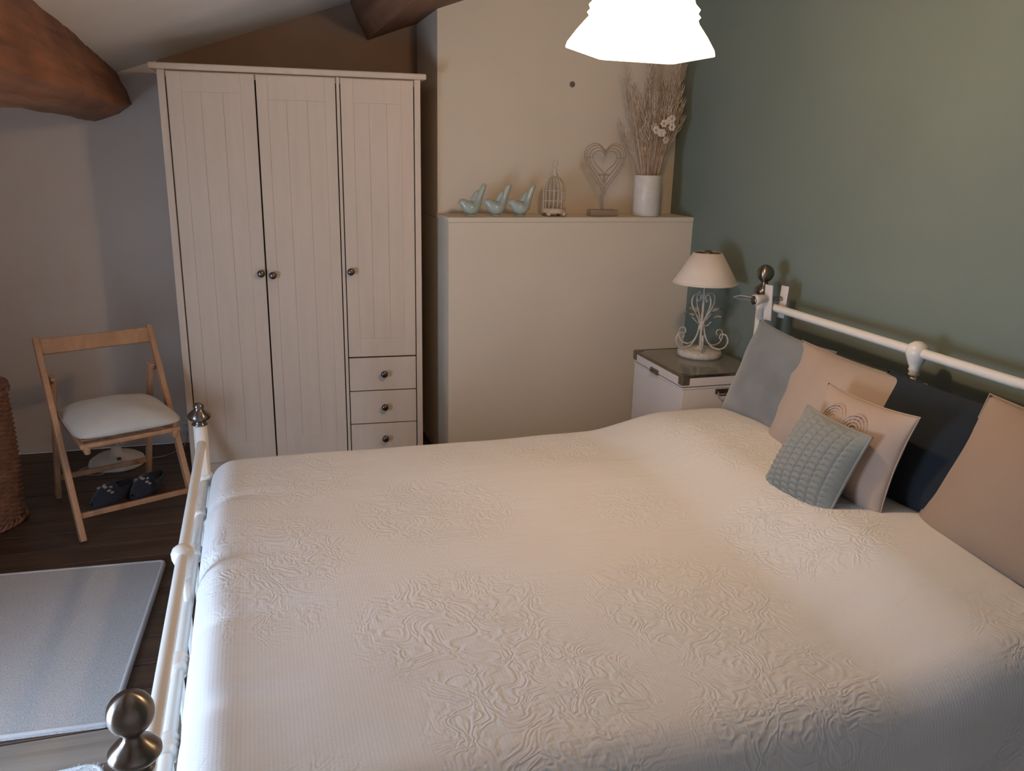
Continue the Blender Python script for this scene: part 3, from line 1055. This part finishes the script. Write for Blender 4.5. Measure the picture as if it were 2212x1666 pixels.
# ------------------------------------------------------------------ table lamp
LX, LY, LZ0 = 1.820, 3.100, CHZ
tl_ = thing('table_lamp', 'unlit cream table lamp with scrolled white iron stem', 'lamp', (LX, LY, LZ0))
obj('base', MB().lathe([(0, 0), (0.092, 0), (0.096, 0.006), (0.095, 0.022), (0.088, 0.029), (0.05, 0.034), (0.016, 0.036), (0.012, 0.044), (0.0, 0.044)], (0, 0, 0), 36), 'lamp_metal', tl_)
obj('stem', MB().tube([(0, 0, 0.036), (0, 0, 0.15), (0, 0, 0.33)], 0.0055, 10), 'lamp_metal', tl_)
obj('binding', MB().lathe([(0.007, 0.112), (0.013, 0.118), (0.014, 0.135), (0.012, 0.152), (0.007, 0.158)], (0, 0, 0), 14), 'lamp_metal', tl_)
def scroll(az, pts, r=0.0032):
    ca, sa = math.cos(az), math.sin(az)
    # Catmull-Rom smoothing
    P_ = [pts[0]] + pts + [pts[-1]]
    out = []
    for i in range(1, len(P_) - 2):
        for k in range(6):
            t = k / 6
            p0, p1, p2, p3 = P_[i - 1], P_[i], P_[i + 1], P_[i + 2]
            q = [0.5 * ((2 * p1[a]) + (-p0[a] + p2[a]) * t + (2 * p0[a] - 5 * p1[a] + 4 * p2[a] - p3[a]) * t * t + (-p0[a] + 3 * p1[a] - 3 * p2[a] + p3[a]) * t ** 3) for a in (0, 1)]
            out.append((q[0] * ca, q[0] * sa, q[1]))
    out.append((pts[-1][0] * ca, pts[-1][0] * sa, pts[-1][1]))
    return MB().tube(out, r, 7)
up_s = [(0.010, 0.13), (0.020, 0.165), (0.045, 0.205), (0.058, 0.235), (0.054, 0.262), (0.036, 0.275), (0.018, 0.266), (0.014, 0.250), (0.026, 0.242), (0.032, 0.252)]
lo_s = [(0.010, 0.14), (0.020, 0.092), (0.042, 0.056), (0.074, 0.041), (0.106, 0.049), (0.122, 0.078), (0.113, 0.104), (0.092, 0.108), (0.084, 0.093), (0.092, 0.084)]
for az in (PI * 1.02, PI * 0.5, 0.12, PI * 1.5):
    obj('scroll', scroll(az, up_s), 'lamp_metal', tl_)
for az in (PI * 1.02, PI * 1.36, PI * 1.72, PI * 0.05, PI * 0.62):
    obj('scroll', scroll(az, lo_s), 'lamp_metal', tl_)
def leaf(c, d, up, L=0.050, wdt=0.027):
    c, d, up = Vector(c), Vector(d).normalized(), Vector(up)
    s = d.cross(up).normalized()
    nn = s.cross(d)
    vs, fs = [], []
    N = 8
    for i in range(N + 1):
        t = i / N
        ww = wdt * math.sin(PI * t ** 0.8) ** 0.8
        cen = c + d * (L * t) + nn * (0.010 * math.sin(PI * t))
        for q in (-1, 0, 1):
            vs.append(cen + s * (ww * q) + nn * (0.005 * abs(q)))
    for i in range(N):
        for q in range(2):
            a = i * 3 + q
            fs.append((a, a + 1, a + 4, a + 3))
    vs2 = [v + nn * 0.0016 for v in vs]
    o = len(vs)
    fs2 = [tuple(k + o for k in f)[::-1] for f in fs]
    return MB().add(vs + vs2, fs + fs2, True)
for (az, z, rr) in ((PI * 1.05, 0.175, 0.055), (0.02, 0.185, 0.045), (PI * 1.78, 0.155, 0.040), (PI * 0.55, 0.18, 0.045)):
    ca, sa = math.cos(az), math.sin(az)
    lf = obj('leaf', leaf((rr * ca, rr * sa, z), (ca, sa, 0.35), (0, 0, 1)), 'lamp_metal', tl_)
    obj('leaf_stalk', MB().tube([(0.008 * ca, 0.008 * sa, 0.135), (rr * 0.6 * ca, rr * 0.6 * sa, z - 0.02), (rr * ca, rr * sa, z)], 0.0024, 6), 'lamp_metal', lf)
sh = MB()
sh.lathe([(0.136, 0.318), (0.137, 0.320), (0.060, 0.448), (0.058, 0.448), (0.134, 0.321)], (0, 0, 0), 40, cap=False)
shd = obj('lamp_shade', sh, 'lamp_shade', tl_)
obj('shade_trim', MB().lathe([(0.1355, 0.318), (0.1385, 0.318), (0.135, 0.326), (0.132, 0.326), (0.1355, 0.318)], (0, 0, 0), 40, cap=False), 'lamp_shade', shd)
obj('shade_ring', MB().tube([(0.058 * math.cos(a), 0.058 * math.sin(a), 0.444) for a in [i * PI / 12 for i in range(24)]], 0.002, 6, True).tube([(-0.057, 0, 0.443), (0, 0, 0.438), (0.057, 0, 0.443)], 0.0018, 6).tube([(0, -0.057, 0.443), (0, 0, 0.438), (0, 0.057, 0.443)], 0.0018, 6), 'chest_metal', shd)
obj('socket', MB().lathe([(0, 0.33), (0.016, 0.33), (0.016, 0.375), (0, 0.375)], (0, 0, 0), 14), 'chest_metal', tl_)
obj('bulb', MB().ball((0, 0, 0.408), 0.03, 16, (1, 1, 1.25)), 'vase', tl_)
obj('shade_finial', MB().lathe([(0.0, 0.435), (0.024, 0.440), (0.022, 0.448), (0.012, 0.456), (0.0, 0.459)], (0, 0, 0), 16), 'chest_metal', tl_)

# ------------------------------------------------------------------ ornaments on the ledge
def bird_mesh():
    # side profile: x to the tail, z up; (x, z, half width y, half height)
    S = [(-0.002, 0.056, 0.001, 0.001), (0.006, 0.057, 0.005, 0.005), (0.013, 0.059, 0.013, 0.014), (0.022, 0.060, 0.018, 0.018), (0.032, 0.052, 0.021, 0.021),
         (0.044, 0.041, 0.028, 0.028), (0.058, 0.036, 0.034, 0.033), (0.072, 0.038, 0.033, 0.031), (0.084, 0.048, 0.026, 0.026), (0.093, 0.064, 0.018, 0.018),
         (0.100, 0.083, 0.015, 0.016), (0.107, 0.102, 0.014, 0.014), (0.116, 0.122, 0.013, 0.012), (0.123, 0.136, 0.012, 0.009), (0.125, 0.140, 0.006, 0.004)]
    seg = 16
    vs, fs = [], []
    for i, (x, z, hy, hh) in enumerate(S):
        a = S[max(0, i - 1)]
        b = S[min(len(S) - 1, i + 1)]
        t = Vector((b[0] - a[0], 0, b[1] - a[1])).normalized()
        up = Vector((-t.z, 0, t.x))
        for k in range(seg):
            an = 2 * PI * k / seg
            p = Vector((x, 0, z)) + up * (hh * math.sin(an)) + Vector((0, hy * math.cos(an), 0))
            p.z = max(p.z, 0.0)
            vs.append(p)
    for i in range(len(S) - 1):
        for k in range(seg):
            k2 = (k + 1) % seg
            fs.append((i * seg + k, i * seg + k2, (i + 1) * seg + k2, (i + 1) * seg + k))
    fs += [tuple(range(seg)), tuple((len(S) - 1) * seg + k for k in range(seg))]
    return MB().add(vs, fs, True)


bird_me = bird_mesh().mesh('bird_body')
bird_me.materials.append(M['bird'])
foot_me = MB().lathe([(0, 0.0), (0.022, 0.0), (0.024, 0.004), (0.020, 0.008), (0, 0.008)], (0.060, 0, 0), 18).mesh('bird_foot')
foot_me.materials.append(M['bird'])
wing = MB().tube([(0.060, 0, 0.060), (0.076, 0, 0.076), (0.088, 0, 0.098), (0.094, 0, 0.112)], [0.006, 0.014, 0.011, 0.005], 12).mesh('bird_wing')
wing.materials.append(M['bird'])
for x, lab in ((0.853, 'celadon ceramic bird with raised tail, farthest left of three on the ledge'),
               (0.968, 'celadon ceramic bird with raised tail, middle one of three on the ledge'),
               (1.082, 'celadon ceramic bird with raised tail, next to the ivory birdcage')):
    t = thing('ceramic_bird', lab, 'figurine', (x, 3.605, LZ), 0.0, 'three ceramic birds on the ledge')
    for nm, me in (('body', bird_me), ('foot', foot_me), ('wing', wing)):
        o = bpy.data.objects.new(nm, me)
        COL.objects.link(o)
        o.parent = t

# birdcage
bc = thing('birdcage', 'small ivory wire birdcage ornament with domed top', 'birdcage', (1.306, 3.61, LZ))
R_ = 0.050
bb = MB()
bb.lathe([(0.0, 0.016), (0.054, 0.014), (0.057, 0.020), (0.055, 0.030), (0.050, 0.036), (0.0, 0.036)], (0, 0, 0), 28)
obj('base_ring', bb, 'cage', bc)
for k in range(4):
    a = k * PI / 2 + PI / 4
    ft = MB().tube([(0.045 * math.cos(a), 0.045 * math.sin(a), 0.022), (0.052 * math.cos(a), 0.052 * math.sin(a), 0.010), (0.056 * math.cos(a), 0.056 * math.sin(a), 0.004)], [0.013, 0.011, 0.008], 8)
    obj('foot', ft, 'cage', bc)
for k in range(16):
    a = k * 2 * PI / 16
    pts = [(R_, 0.028), (R_, 0.07), (R_, 0.115), (R_ * 0.97, 0.130), (R_ * 0.82, 0.150), (R_ * 0.55, 0.166), (R_ * 0.22, 0.178), (0.004, 0.182)]
    obj('bar', MB().tube([(r * math.cos(a), r * math.sin(a), z) for r, z in pts], 0.0024, 5), 'cage', bc)
for z in (0.07, 0.115):
    obj('hoop', MB().tube([(R_ * math.cos(i * PI / 14), R_ * math.sin(i * PI / 14), z) for i in range(28)], 0.002, 6, True), 'cage', bc)
obj('finial', MB().lathe([(0.0, 0.176), (0.016, 0.178), (0.012, 0.188), (0.007, 0.194), (0.010, 0.202), (0.006, 0.212), (0.003, 0.218), (0, 0.219)], (0, 0, 0), 14), 'cage', bc)
obj('hanging_ring', MB().tube([(0.012 * math.cos(i * PI / 9), 0, 0.231 + 0.017 * math.sin(i * PI / 9)) for i in range(18)], 0.0018, 6, True), 'cage', bc)

# heart on a stand
hs = thing('heart_ornament', 'rusty wire heart ornament on a wooden block', 'ornament', (1.546, 3.61, LZ))
obj('block', MB().rbox(-0.067, 0.067, -0.03, 0.03, 0, 0.030, 0.003), 'heart_block', hs)
obj('stem', MB().tube([(0, 0, 0.028), (0, 0, 0.10), (0, 0, 0.186)], 0.0038, 8), 'heart', hs)
def heart_pts(s, cx, cz, k, n=48):
    out = []
    for i in range(n):
        t = 2 * PI * i / n
        x = 16 * math.sin(t) ** 3
        z = 13 * math.cos(t) - 5 * math.cos(2 * t) - 2 * math.cos(3 * t) - math.cos(4 * t)
        z = z * k if z < 0 else z
        out.append((cx + x * s / 16, 0, cz + z * s / 16))
    return out
for s, k in ((0.102, 1.55), (0.091, 1.48), (0.077, 1.30), (0.060, 1.0)):
    obj('heart_hoop', MB().tube(heart_pts(s, 0.0, 0.248, k), 0.0022, 6, True), 'heart', hs)
for (p0, p1) in (((-0.100, 0.262), (-0.056, 0.262)), ((0.056, 0.262), (0.100, 0.262))):
    obj('crossbar', MB().tube([(p0[0], 0, p0[1]), (p1[0], 0, p1[1])], 0.0016, 6), 'heart', hs)
obj('crossbar', MB().tube([(0, 0, 0.272), (0, 0, 0.302)], 0.0016, 6), 'heart', hs)
obj('candle_plate', MB().rbox(-0.026, 0.026, -0.012, 0.012, 0.183, 0.190, 0.002), 'heart', hs)

# vase and dried stems
VX, VY = 1.772, 3.615
vs_ = thing('vase', 'white crackle-glazed cylinder vase holding dried grasses', 'vase', (VX, VY, LZ))
obj('body', MB().lathe([(0, 0), (0.060, 0), (0.064, 0.004), (0.064, 0.184), (0.062, 0.188), (0.058, 0.188), (0.056, 0.184), (0.056, 0.012), (0, 0.012)], (0, 0, 0), 36), 'vase', vs_)
dg = thing('dried_grass_bunch', 'bunch of dried grasses and seed heads in the white vase', 'dried flowers', (VX, VY, LZ + 0.014))
for k in range(80):
    a = random.uniform(0, 2 * PI)
    sp = random.uniform(0.1, 1.0)
    r0 = 0.045 * math.sqrt(random.random())
    h = random.uniform(0.36, 0.68)
    dx, dy = math.cos(a) * sp * 0.19, math.sin(a) * sp * 0.055
    if dx > 0.15: dx = 0.15
    if dx < -0.16: dx = -0.16
    pts = []
    for i in range(8):
        t = i / 7
        pts.append((r0 * math.cos(a) * (1 - t) * 0.6 + dx * t ** 1.3 + 0.006 * math.sin(5 * t + k), r0 * math.sin(a) * (1 - t) * 0.6 + dy * t ** 1.3, h * t))
    st = obj('stem', MB().tube(pts, [lerp(0.0022, 0.0010, i / 7) for i in range(8)], 5), random.choice(('straw', 'straw', 'straw_pale')), dg)
    # feathery head
    hd = MB()
    p = Vector(pts[-1])
    d = (Vector(pts[-1]) - Vector(pts[-2])).normalized()
    nb = 16
    for q in range(nb):
        t = q / nb
        base = p - d * (0.13 * (1 - t))
        an = q * 2.4
        side = Vector((math.cos(an), math.sin(an) * 0.7, 0.0))
        L = 0.026 * math.sin(PI * (0.15 + 0.8 * t)) + 0.008
        tip = base + d * (L * 1.5) + side * L * 0.55
        hd.tube([base, (base + tip) / 2 + side * 0.003, tip], [0.0010, 0.0018, 0.0005], 4)
    obj('seed_head', hd, random.choice(('straw_pale', 'straw', 'straw_pale')), st)
for k in range(9):
    px, pz = random.uniform(0.0, 0.08), random.uniform(0.30, 0.44)
    py = random.uniform(-0.055, -0.02)
    fb = MB()
    for q in range(6):
        a = q * PI / 3
        fb.ball((px + 0.011 * math.cos(a), py - 0.004, pz + 0.011 * math.sin(a)), 0.0085, 8, (1, 0.5, 1))
    fo = obj('flower_head', fb, 'petal', dg)
    obj('flower_stalk', MB().tube([(px * 0.2, py * 0.3, 0.01), (px * 0.6, py * 0.7, pz * 0.6), (px, py, pz)], 0.0013, 5), 'straw', fo)

# ------------------------------------------------------------------ pendant lamp
PX, PY, PZ = 0.924, 1.95, 1.697
pd = thing('pendant_lamp', 'lit pendant lamp with pleated octagonal white shade', 'lamp', (PX, PY, PZ))
NS = 6
prof = [(0.212, 0.0), (0.208, 0.012), (0.185, 0.040), (0.158, 0.068), (0.150, 0.076), (0.156, 0.083), (0.148, 0.091), (0.153, 0.100), (0.142, 0.112), (0.120, 0.160), (0.100, 0.215), (0.085, 0.270), (0.082, 0.285)]
vs, fs = [], []
SEG = 72
for i, (r, z) in enumerate(prof):
    r *= 0.865
    for k in range(SEG):
        a = 2 * PI * k / SEG
        ph = (a + 0.389) % (2 * PI / NS) - PI / NS
        f = math.cos(PI / NS) / math.cos(ph)
        ruff = 1 + (0.03 * math.sin(a * 24) if 4 <= i <= 7 else 0.0)
        sag = 0.0
        vs.append((r * f * ruff * math.cos(a), r * f * ruff * math.sin(a), z + sag))
for i in range(len(prof) - 1):
    for k in range(SEG):
        k2 = (k + 1) % SEG
        fs.append((i * SEG + k, i * SEG + k2, (i + 1) * SEG + k2, (i + 1) * SEG + k))
_tilt = Matrix.Rotation(math.radians(3.0), 4, Vector((0.30, 0.95, 0))) @ Matrix.Rotation(math.radians(-2.6), 4, Vector((0.95, -0.30, 0)))
vs = [(_tilt @ (Vector(p) - Vector((0, 0, 0.25)))) + Vector((0, 0, 0.25)) for p in vs]
so = obj('lamp_shade', MB().add(vs, fs, False), 'shade_glow', pd)
cz_ = purlin_z(PX) - PZ
obj('cord', MB().tube([(0, 0, 0.27), (0, 0, 0.4), (0, 0, cz_ - 0.03)], 0.003, 8), 'plastic_white', pd)
obj('lamp_holder', MB().lathe([(0, 0.20), (0.018, 0.20), (0.019, 0.25), (0.012, 0.27), (0, 0.275)], (0, 0, 0), 16), 'plastic_white', pd)
obj('spider_frame', MB().tube([(-0.083, 0, 0.28), (0, 0, 0.255), (0.083, 0, 0.28)], 0.002, 6).tube([(0, -0.083, 0.28), (0, 0, 0.255), (0, 0.083, 0.28)], 0.002, 6), 'plastic_white', pd)
obj('ceiling_rose', MB().lathe([(0, cz_ - 0.045), (0.02, cz_ - 0.045), (0.05, cz_ - 0.02), (0.055, cz_ + 0.03), (0, cz_ + 0.03)], (0, 0, 0), 24), 'plastic_white', pd)
obj('bulb', MB().lathe([(0, 0.128), (0.012, 0.130), (0.022, 0.14)] + [(0.026, 0.15)] + [(0.014, 0.18), (0.013, 0.20)], (0, 0, 0), 18), 'bulb_glow', pd)

pt = bpy.data.lights.new('pendant_bulb_light', 'POINT')
pt.energy = LAMP_W
pt.color = LAMP_COL
pt.shadow_soft_size = 0.045
pto = bpy.data.objects.new('pendant_bulb_light', pt)
COL.objects.link(pto)
pto.parent = pd
pto.location = (0, 0, 0.105)

# ------------------------------------------------------------------ folding chair
FW = 0.425
ca = thing('folding_chair', 'light beech folding chair with an off-white seat pad', 'chair', (-0.697, 3.182, 0), math.atan2(0.40, 0.917))
# local: x across (0..FW), y back, z up
HB, YT = 0.722, 0.375
for s, nm in ((0.0, 'l'), (FW, 'r')):
    obj('back_upright', MB().bar((s, -0.005, 0.0), (s, YT, HB), 0.022, 0.036, (0, -1, 0.4), 0.004), 'pine', ca)
ins = 0.028
def on_upright(z):
    return YT * z / HB
for s in (ins, FW - ins):
    obj('rear_leg', MB().bar((s, 0.500, 0.002), (s, on_upright(0.565) + 0.012, 0.575), 0.020, 0.034, (0, -1, 0), 0.004), 'pine', ca)
tp = on_upright(HB - 0.035)
obj('back_slat', MB().bar((0.006, tp, HB - 0.036), (FW - 0.006, tp, HB - 0.036), 0.016, 0.062, (0, 0.42, 0.9), 0.004), 'pine', ca)
zs = 0.372
for s in (0.052, FW - 0.052):
    obj('seat_rail', MB().bar((s, -0.012, zs - 0.018), (s, 0.405, zs + 0.020), 0.022, 0.032, (0, 0, 1), 0.008), 'pine', ca)
obj('seat_front_rail', MB().bar((0.03, 0.004, zs), (FW - 0.03, 0.004, zs), 0.026, 0.018, (0, 0, 1), 0.005), 'pine', ca)
for i in range(5):
    yy = 0.055 + i * 0.075
    obj('seat_slat', MB().bar((0.045, yy, zs + 0.008 + yy * 0.08), (FW - 0.045, yy, zs + 0.008 + yy * 0.08), 0.05, 0.012, (0, 0, 1), 0.003), 'pine', ca)
zz = 0.085
obj('front_stretcher', MB().bar((0.008, on_upright(zz), zz), (FW - 0.008, on_upright(zz), zz), 0.016, 0.020, (0, 0, 1), 0.003), 'pine', ca)
yq = lerp(0.500, on_upright(0.565) + 0.012, 0.17)
obj('rear_stretcher', MB().bar((ins, yq, 0.098), (FW - ins, yq, 0.098), 0.018, 0.022, (0, 0, 1), 0.004), 'pine', ca)
for s in (0.012, FW - 0.012):
    obj('hinge_bolt', MB().tube([(s - 0.014, on_upright(0.555) + 0.008, 0.556), (s + 0.014, on_upright(0.555) + 0.008, 0.556)], 0.006, 10), 'knob', ca)

# seat pad on the chair (its own thing)
sp = thing('seat_pad', 'off-white cotton seat cushion on the folding chair', 'cushion', (-0.697, 3.182, 0.0), math.atan2(0.40, 0.917))
mb, nr = pillow((0.022, -0.006, 0.402), (FW - 0.012, -0.010, 0.402), (FW - 0.032, 0.350, 0.430), (0.032, 0.350, 0.430), 0.125, n=36, pinch=-0.02, rc=0.09, back=0.16, wob=0.008, seed=9.0)
obj('cover', mb, 'pad', sp)
obj('piping', seam_loop((0.022, -0.006, 0.402), (FW - 0.012, -0.010, 0.402), (FW - 0.032, 0.350, 0.430), (0.032, 0.350, 0.430), -0.02, 0.002, rc=0.09), 'pad', sp)

# ------------------------------------------------------------------ wicker laundry basket
wb_ = thing('laundry_basket', 'tall brown wicker laundry basket with a lid', 'basket', (-1.135, 3.46, 0))
BH, BR = 0.562, 0.178
def brad(z):
    return BR * (0.97 + 0.05 * math.sin(PI * z / BH))
wv = MB()
seg, rows = 96, 52
vs, fs = [], []
for i in range(rows * 3 + 1):
    z = 0.02 + (BH - 0.05) * i / (rows * 3)
    row = i // 3
    for k in range(seg):
        a = 2 * PI * k / seg
        ph = math.sin(a * 20 + (PI if row % 2 else 0))
        prf = (0.25, 1.0, 0.8)[i % 3]
        r = brad(z) + 0.0065 * ph * prf + (0.002 if i % 3 else -0.002)
        vs.append((r * math.cos(a), r * math.sin(a), z))
for i in range(rows * 3):
    for k in range(seg):
        k2 = (k + 1) % seg
        fs.append((i * seg + k, i * seg + k2, (i + 1) * seg + k2, (i + 1) * seg + k))
fs.append(tuple(range(seg))[::-1])
obj('woven_body', MB().add(vs, fs, False), 'wicker', wb_)
def braid(r, z, rad):
    m_ = MB()
    for ph in (0, PI):
        m_.tube([((r + 0.5 * rad * math.cos(a * 22 + ph)) * math.cos(a), (r + 0.5 * rad * math.cos(a * 22 + ph)) * math.sin(a), z + 0.6 * rad * math.sin(a * 22 + ph)) for a in [2 * PI * i / 200 for i in range(200)]], rad * 0.6, 5, True)
    return m_
obj('base_rim', braid(brad(0.02) + 0.004, 0.013, 0.012), 'wicker', wb_)
obj('top_rim', braid(brad(BH) + 0.004, BH - 0.026, 0.013), 'wicker', wb_)
ld = MB()
ld.lathe([(0, BH + 0.033), (0.05, BH + 0.031), (0.10, BH + 0.024), (0.15, BH + 0.010), (0.178, BH - 0.004), (0.180, BH - 0.012), (0.0, BH - 0.012)], (0, 0, 0), 48)
lid = obj('lid', ld, 'wicker', wb_)
for r, z in ((0.05, BH + 0.032), (0.09, BH + 0.027), (0.13, BH + 0.017), (0.165, BH + 0.004), (0.182, BH - 0.008)):
    obj('lid_coil', MB().tube([(r * math.cos(a), r * math.sin(a), z) for a in [2 * PI * i / 60 for i in range(60)]], 0.006, 6, True), 'wicker', lid)

# ------------------------------------------------------------------ rugs
def rug(name, label, x0, x1, y0, y1, h, m, edge, rz, rc, loc):
    t = thing(name, label, 'rug', loc, rz)
    def outline(ins, n=8):
        pts = []
        for (cx, cy, a0) in ((x1 - rc, y1 - rc, 0), (x0 + rc, y1 - rc, PI / 2), (x0 + rc, y0 + rc, PI), (x1 - rc, y0 + rc, 1.5 * PI)):
            for i in range(n + 1):
                a = a0 + PI / 2 * i / n
                pts.append((cx + (rc - ins) * math.cos(a), cy + (rc - ins) * math.sin(a)))
        return pts
    o0, o1, o2 = outline(0.0), outline(0.002), outline(0.010)
    n = len(o0)
    vs = [(x, y, 0.001) for x, y in o0] + [(x, y, h * 0.6) for x, y in o1] + [(x, y, h) for x, y in o2]
    fs = []
    for a in range(2):
        for i in range(n):
            j = (i + 1) % n
            fs.append((a * n + i, a * n + j, (a + 1) * n + j, (a + 1) * n + i))
    fs.append(tuple(2 * n + i for i in range(n)))
    fs.append(tuple(range(n))[::-1])
    obj('pile', MB().add(vs, fs, False), m, t)
    oo = outline(0.008)
    obj('binding', MB().tube([(x, y, h * 0.66) for x, y in oo], 0.0072, 8, True), edge, t)
    return t


rug('rug', 'plain grey wool rug with a pale bound edge', -1.10, 0.0, -0.455, 0.455, 0.011, 'rug', 'rug_edge', -0.055, 0.025, (-0.405, 2.478, 0))
sr = rug('rug', 'white shaggy rug corner at the bottom left', -0.7, 0.0, -0.55, 0.0, 0.014, 'fluff', 'fluff', 0.10, 0.05, (-0.425, 1.885, 0))
# shaggy tufts
tf = MB()
for k in range(4500):
    x = random.uniform(-0.36, -0.008)
    yq_ = random.uniform(-0.30, -0.008)
    L = random.uniform(0.004, 0.009)
    dx, dy = random.uniform(-0.008, 0.008), random.uniform(-0.008, 0.008)
    w = 0.0016
    tf.add([(x - w, yq_, 0.010), (x + w, yq_, 0.010), (x + dx, yq_ + dy, 0.012 + L), (x, yq_ + w * 1.5, 0.010)], [(0, 1, 2), (1, 3, 2), (3, 0, 2)])
obj('tufts', tf, 'fluff', sr, kind='stuff')

# ------------------------------------------------------------------ under the chair: fan, slippers, plug
fn_ = thing('electric_fan', 'small white electric fan on a round base under the chair', 'fan', (-0.690, 4.010, 0))
obj('base', MB().lathe([(0, 0), (0.120, 0), (0.125, 0.008), (0.118, 0.026), (0.095, 0.042), (0.055, 0.050), (0.028, 0.058), (0.020, 0.09), (0, 0.09)], (0, 0, 0), 32), 'plastic_white', fn_)
obj('dial', MB().lathe([(0, 0.0), (0.010, 0.0), (0.009, 0.008), (0, 0.008)], (0.02, -0.068, 0.045), 14), 'plastic_dark', fn_)
obj('neck', MB().tube([(0, 0, 0.08), (0, 0.01, 0.12), (0, 0.02, 0.17)], [0.018, 0.016, 0.02], 14), 'plastic_white', fn_)
obj('motor', MB().tube([(0, -0.01, 0.22), (0, 0.04, 0.22), (0, 0.09, 0.22)], [0.042, 0.05, 0.03], 18), 'plastic_white', fn_)
for i in range(14):
    a = 2 * PI * i / 14
    obj('cage_wire', MB().tube([(0.02 * math.cos(a), -0.055, 0.22 + 0.02 * math.sin(a)), (0.07 * math.cos(a), -0.055, 0.22 + 0.07 * math.sin(a)), (0.118 * math.cos(a), -0.035, 0.22 + 0.118 * math.sin(a))], 0.0015, 5), 'cable', fn_)
for r in (0.05, 0.085, 0.120):
    obj('cage_hoop', MB().tube([(r * math.cos(i * PI / 16), -0.052 if r < 0.1 else -0.034, 0.22 + r * math.sin(i * PI / 16)) for i in range(32)], 0.002, 5, True), 'cable', fn_)
for i in range(3):
    a = 2 * PI * i / 3 + 0.5
    ca_, sa_ = math.cos(a), math.sin(a)
    vs = []
    for (r, hw, tw) in ((0.018, 0.012, 0.010), (0.06, 0.036, 0.012), (0.10, 0.034, 0.006), (0.108, 0.012, 0.0)):
        for q in (-1, 1):
            vs.append((r * ca_ - q * hw * sa_, -0.03 + q * tw, 0.22 + r * sa_ + q * hw * ca_))
    vs += [(x, yy + 0.003, z) for x, yy, z in vs]
    fs = [(0, 1, 3, 2), (2, 3, 5, 4), (4, 5, 7, 6), (8, 10, 11, 9), (10, 12, 13, 11), (12, 14, 15, 13)]
    obj('blade', MB().add(vs, fs, True), 'cable', fn_)
obj('power_cable', MB().tube(spline([(0.08, 0.05, 0.012), (0.16, 0.03, 0.006), (0.24, 0.08, 0.006), (0.29, 0.16, 0.02), (0.30, 0.20, 0.07)]), 0.0028, 6), 'cable', fn_)
obj('power_cable', MB().tube(spline([(-0.09, -0.02, 0.01), (-0.15, -0.06, 0.005), (-0.13, -0.12, 0.005), (-0.06, -0.14, 0.005), (-0.03, -0.11, 0.005)]), 0.0028, 6), 'cable', fn_)
sk = thing('wall_socket', 'white plug in a low socket on the grey wall', 'socket', (-0.39, YB, 0.06))
obj('plate', MB().rbox(-0.04, 0.04, -0.012, 0.0, -0.02, 0.06, 0.003), 'plastic_white', sk)
obj('plug', MB().rbox(-0.02, 0.02, -0.035, -0.012, 0.0, 0.04, 0.006), 'plastic_white', sk)


def slipper_parts():
    L, wdt = 0.25, 0.088
    sole = MB()
    n = 28
    ring = []
    for i in range(n):
        a = 2 * PI * i / n
        yy = L / 2 * math.sin(a)
        w = wdt / 2 * (0.92 + 0.10 * math.sin(a)) * math.cos(a)
        ring.append((w, yy))
    vs = [(x, y_, 0) for x, y_ in ring] + [(x, y_, 0.016) for x, y_ in ring]
    fs = [(i, (i + 1) % n, n + (i + 1) % n, n + i) for i in range(n)] + [tuple(range(n))[::-1], tuple(range(n, 2 * n))]
    sole.add(vs, fs)
    upper = MB()
    vs, fs = [], []
    ny_, na = 14, 12
    for j in range(ny_ + 1):
        t = j / ny_
        yy = lerp(-L * 0.49, L * 0.02, t)
        half = wdt / 2 * math.sqrt(max(0.001, 1 - (yy / (L / 2)) ** 2)) * 1.02
        hh = 0.016 + 0.050 * math.sin(min(1, t * 1.1 + 0.06) * PI / 2)
        for k in range(na + 1):
            a = PI * k / na
            vs.append((half * math.cos(a), yy, 0.010 + hh * math.sin(a) ** 0.8))
    for j in range(ny_):
        for k in range(na):
            a = j * (na + 1) + k
            fs.append((a, a + 1, a + na + 2, a + na + 1))
    upper.add(vs, fs, True)
    heel = MB()
    vs, fs = [], []
    for j in range(17):
        a = lerp(-0.15 * PI, 1.15 * PI, j / 16)
        yy = L / 2 * math.sin(a) * 0.98
        w = wdt / 2 * 1.02 * math.cos(a)
        if yy < 0: yy = yy * 0.2
        for z in (0.012, 0.045):
            vs.append((w, yy, z))
        for z in (0.045, 0.012):
            vs.append((w * 0.9, yy * 0.97, z))
    for j in range(16):
        for k in range(3):
            a = j * 4 + k
            fs.append((a, a + 1, a + 5, a + 4))
    heel.add(vs, fs, True)
    prn = MB()
    for k in range(9):
        a = PI * (0.18 + 0.08 * k)
        yy = -L * 0.16 - 0.012 * math.sin(k * 2.3)
        half = wdt / 2 * 0.92
        hh = 0.060
        prn.ball((half * math.cos(a), yy, 0.012 + hh * math.sin(a) ** 0.8), 0.0075, 8, (1, 1.3, 0.6))
    return sole.mesh('slipper_sole'), upper.mesh('slipper_upper'), heel.mesh('slipper_heel'), prn.mesh('slipper_print')


meshes = slipper_parts()
for me, m in zip(meshes, ('slipper', 'slipper', 'slipper', 'slipper_print')):
    me.materials.append(M[m])
for (x, y_, rz, lab) in ((-0.650, 3.585, -0.55, 'navy patterned slipper under the chair, left one of the pair'),
                         (-0.520, 3.650, -0.38, 'navy patterned slipper under the chair, right one of the pair')):
    t = thing('slipper', lab, 'slipper', (x, y_, 0), rz, 'pair of slippers under the chair')
    for nm, me in zip(('sole', 'upper', 'heel_band', 'printed_trim'), meshes):
        o = bpy.data.objects.new(nm, me)
        COL.objects.link(o)
        o.parent = t
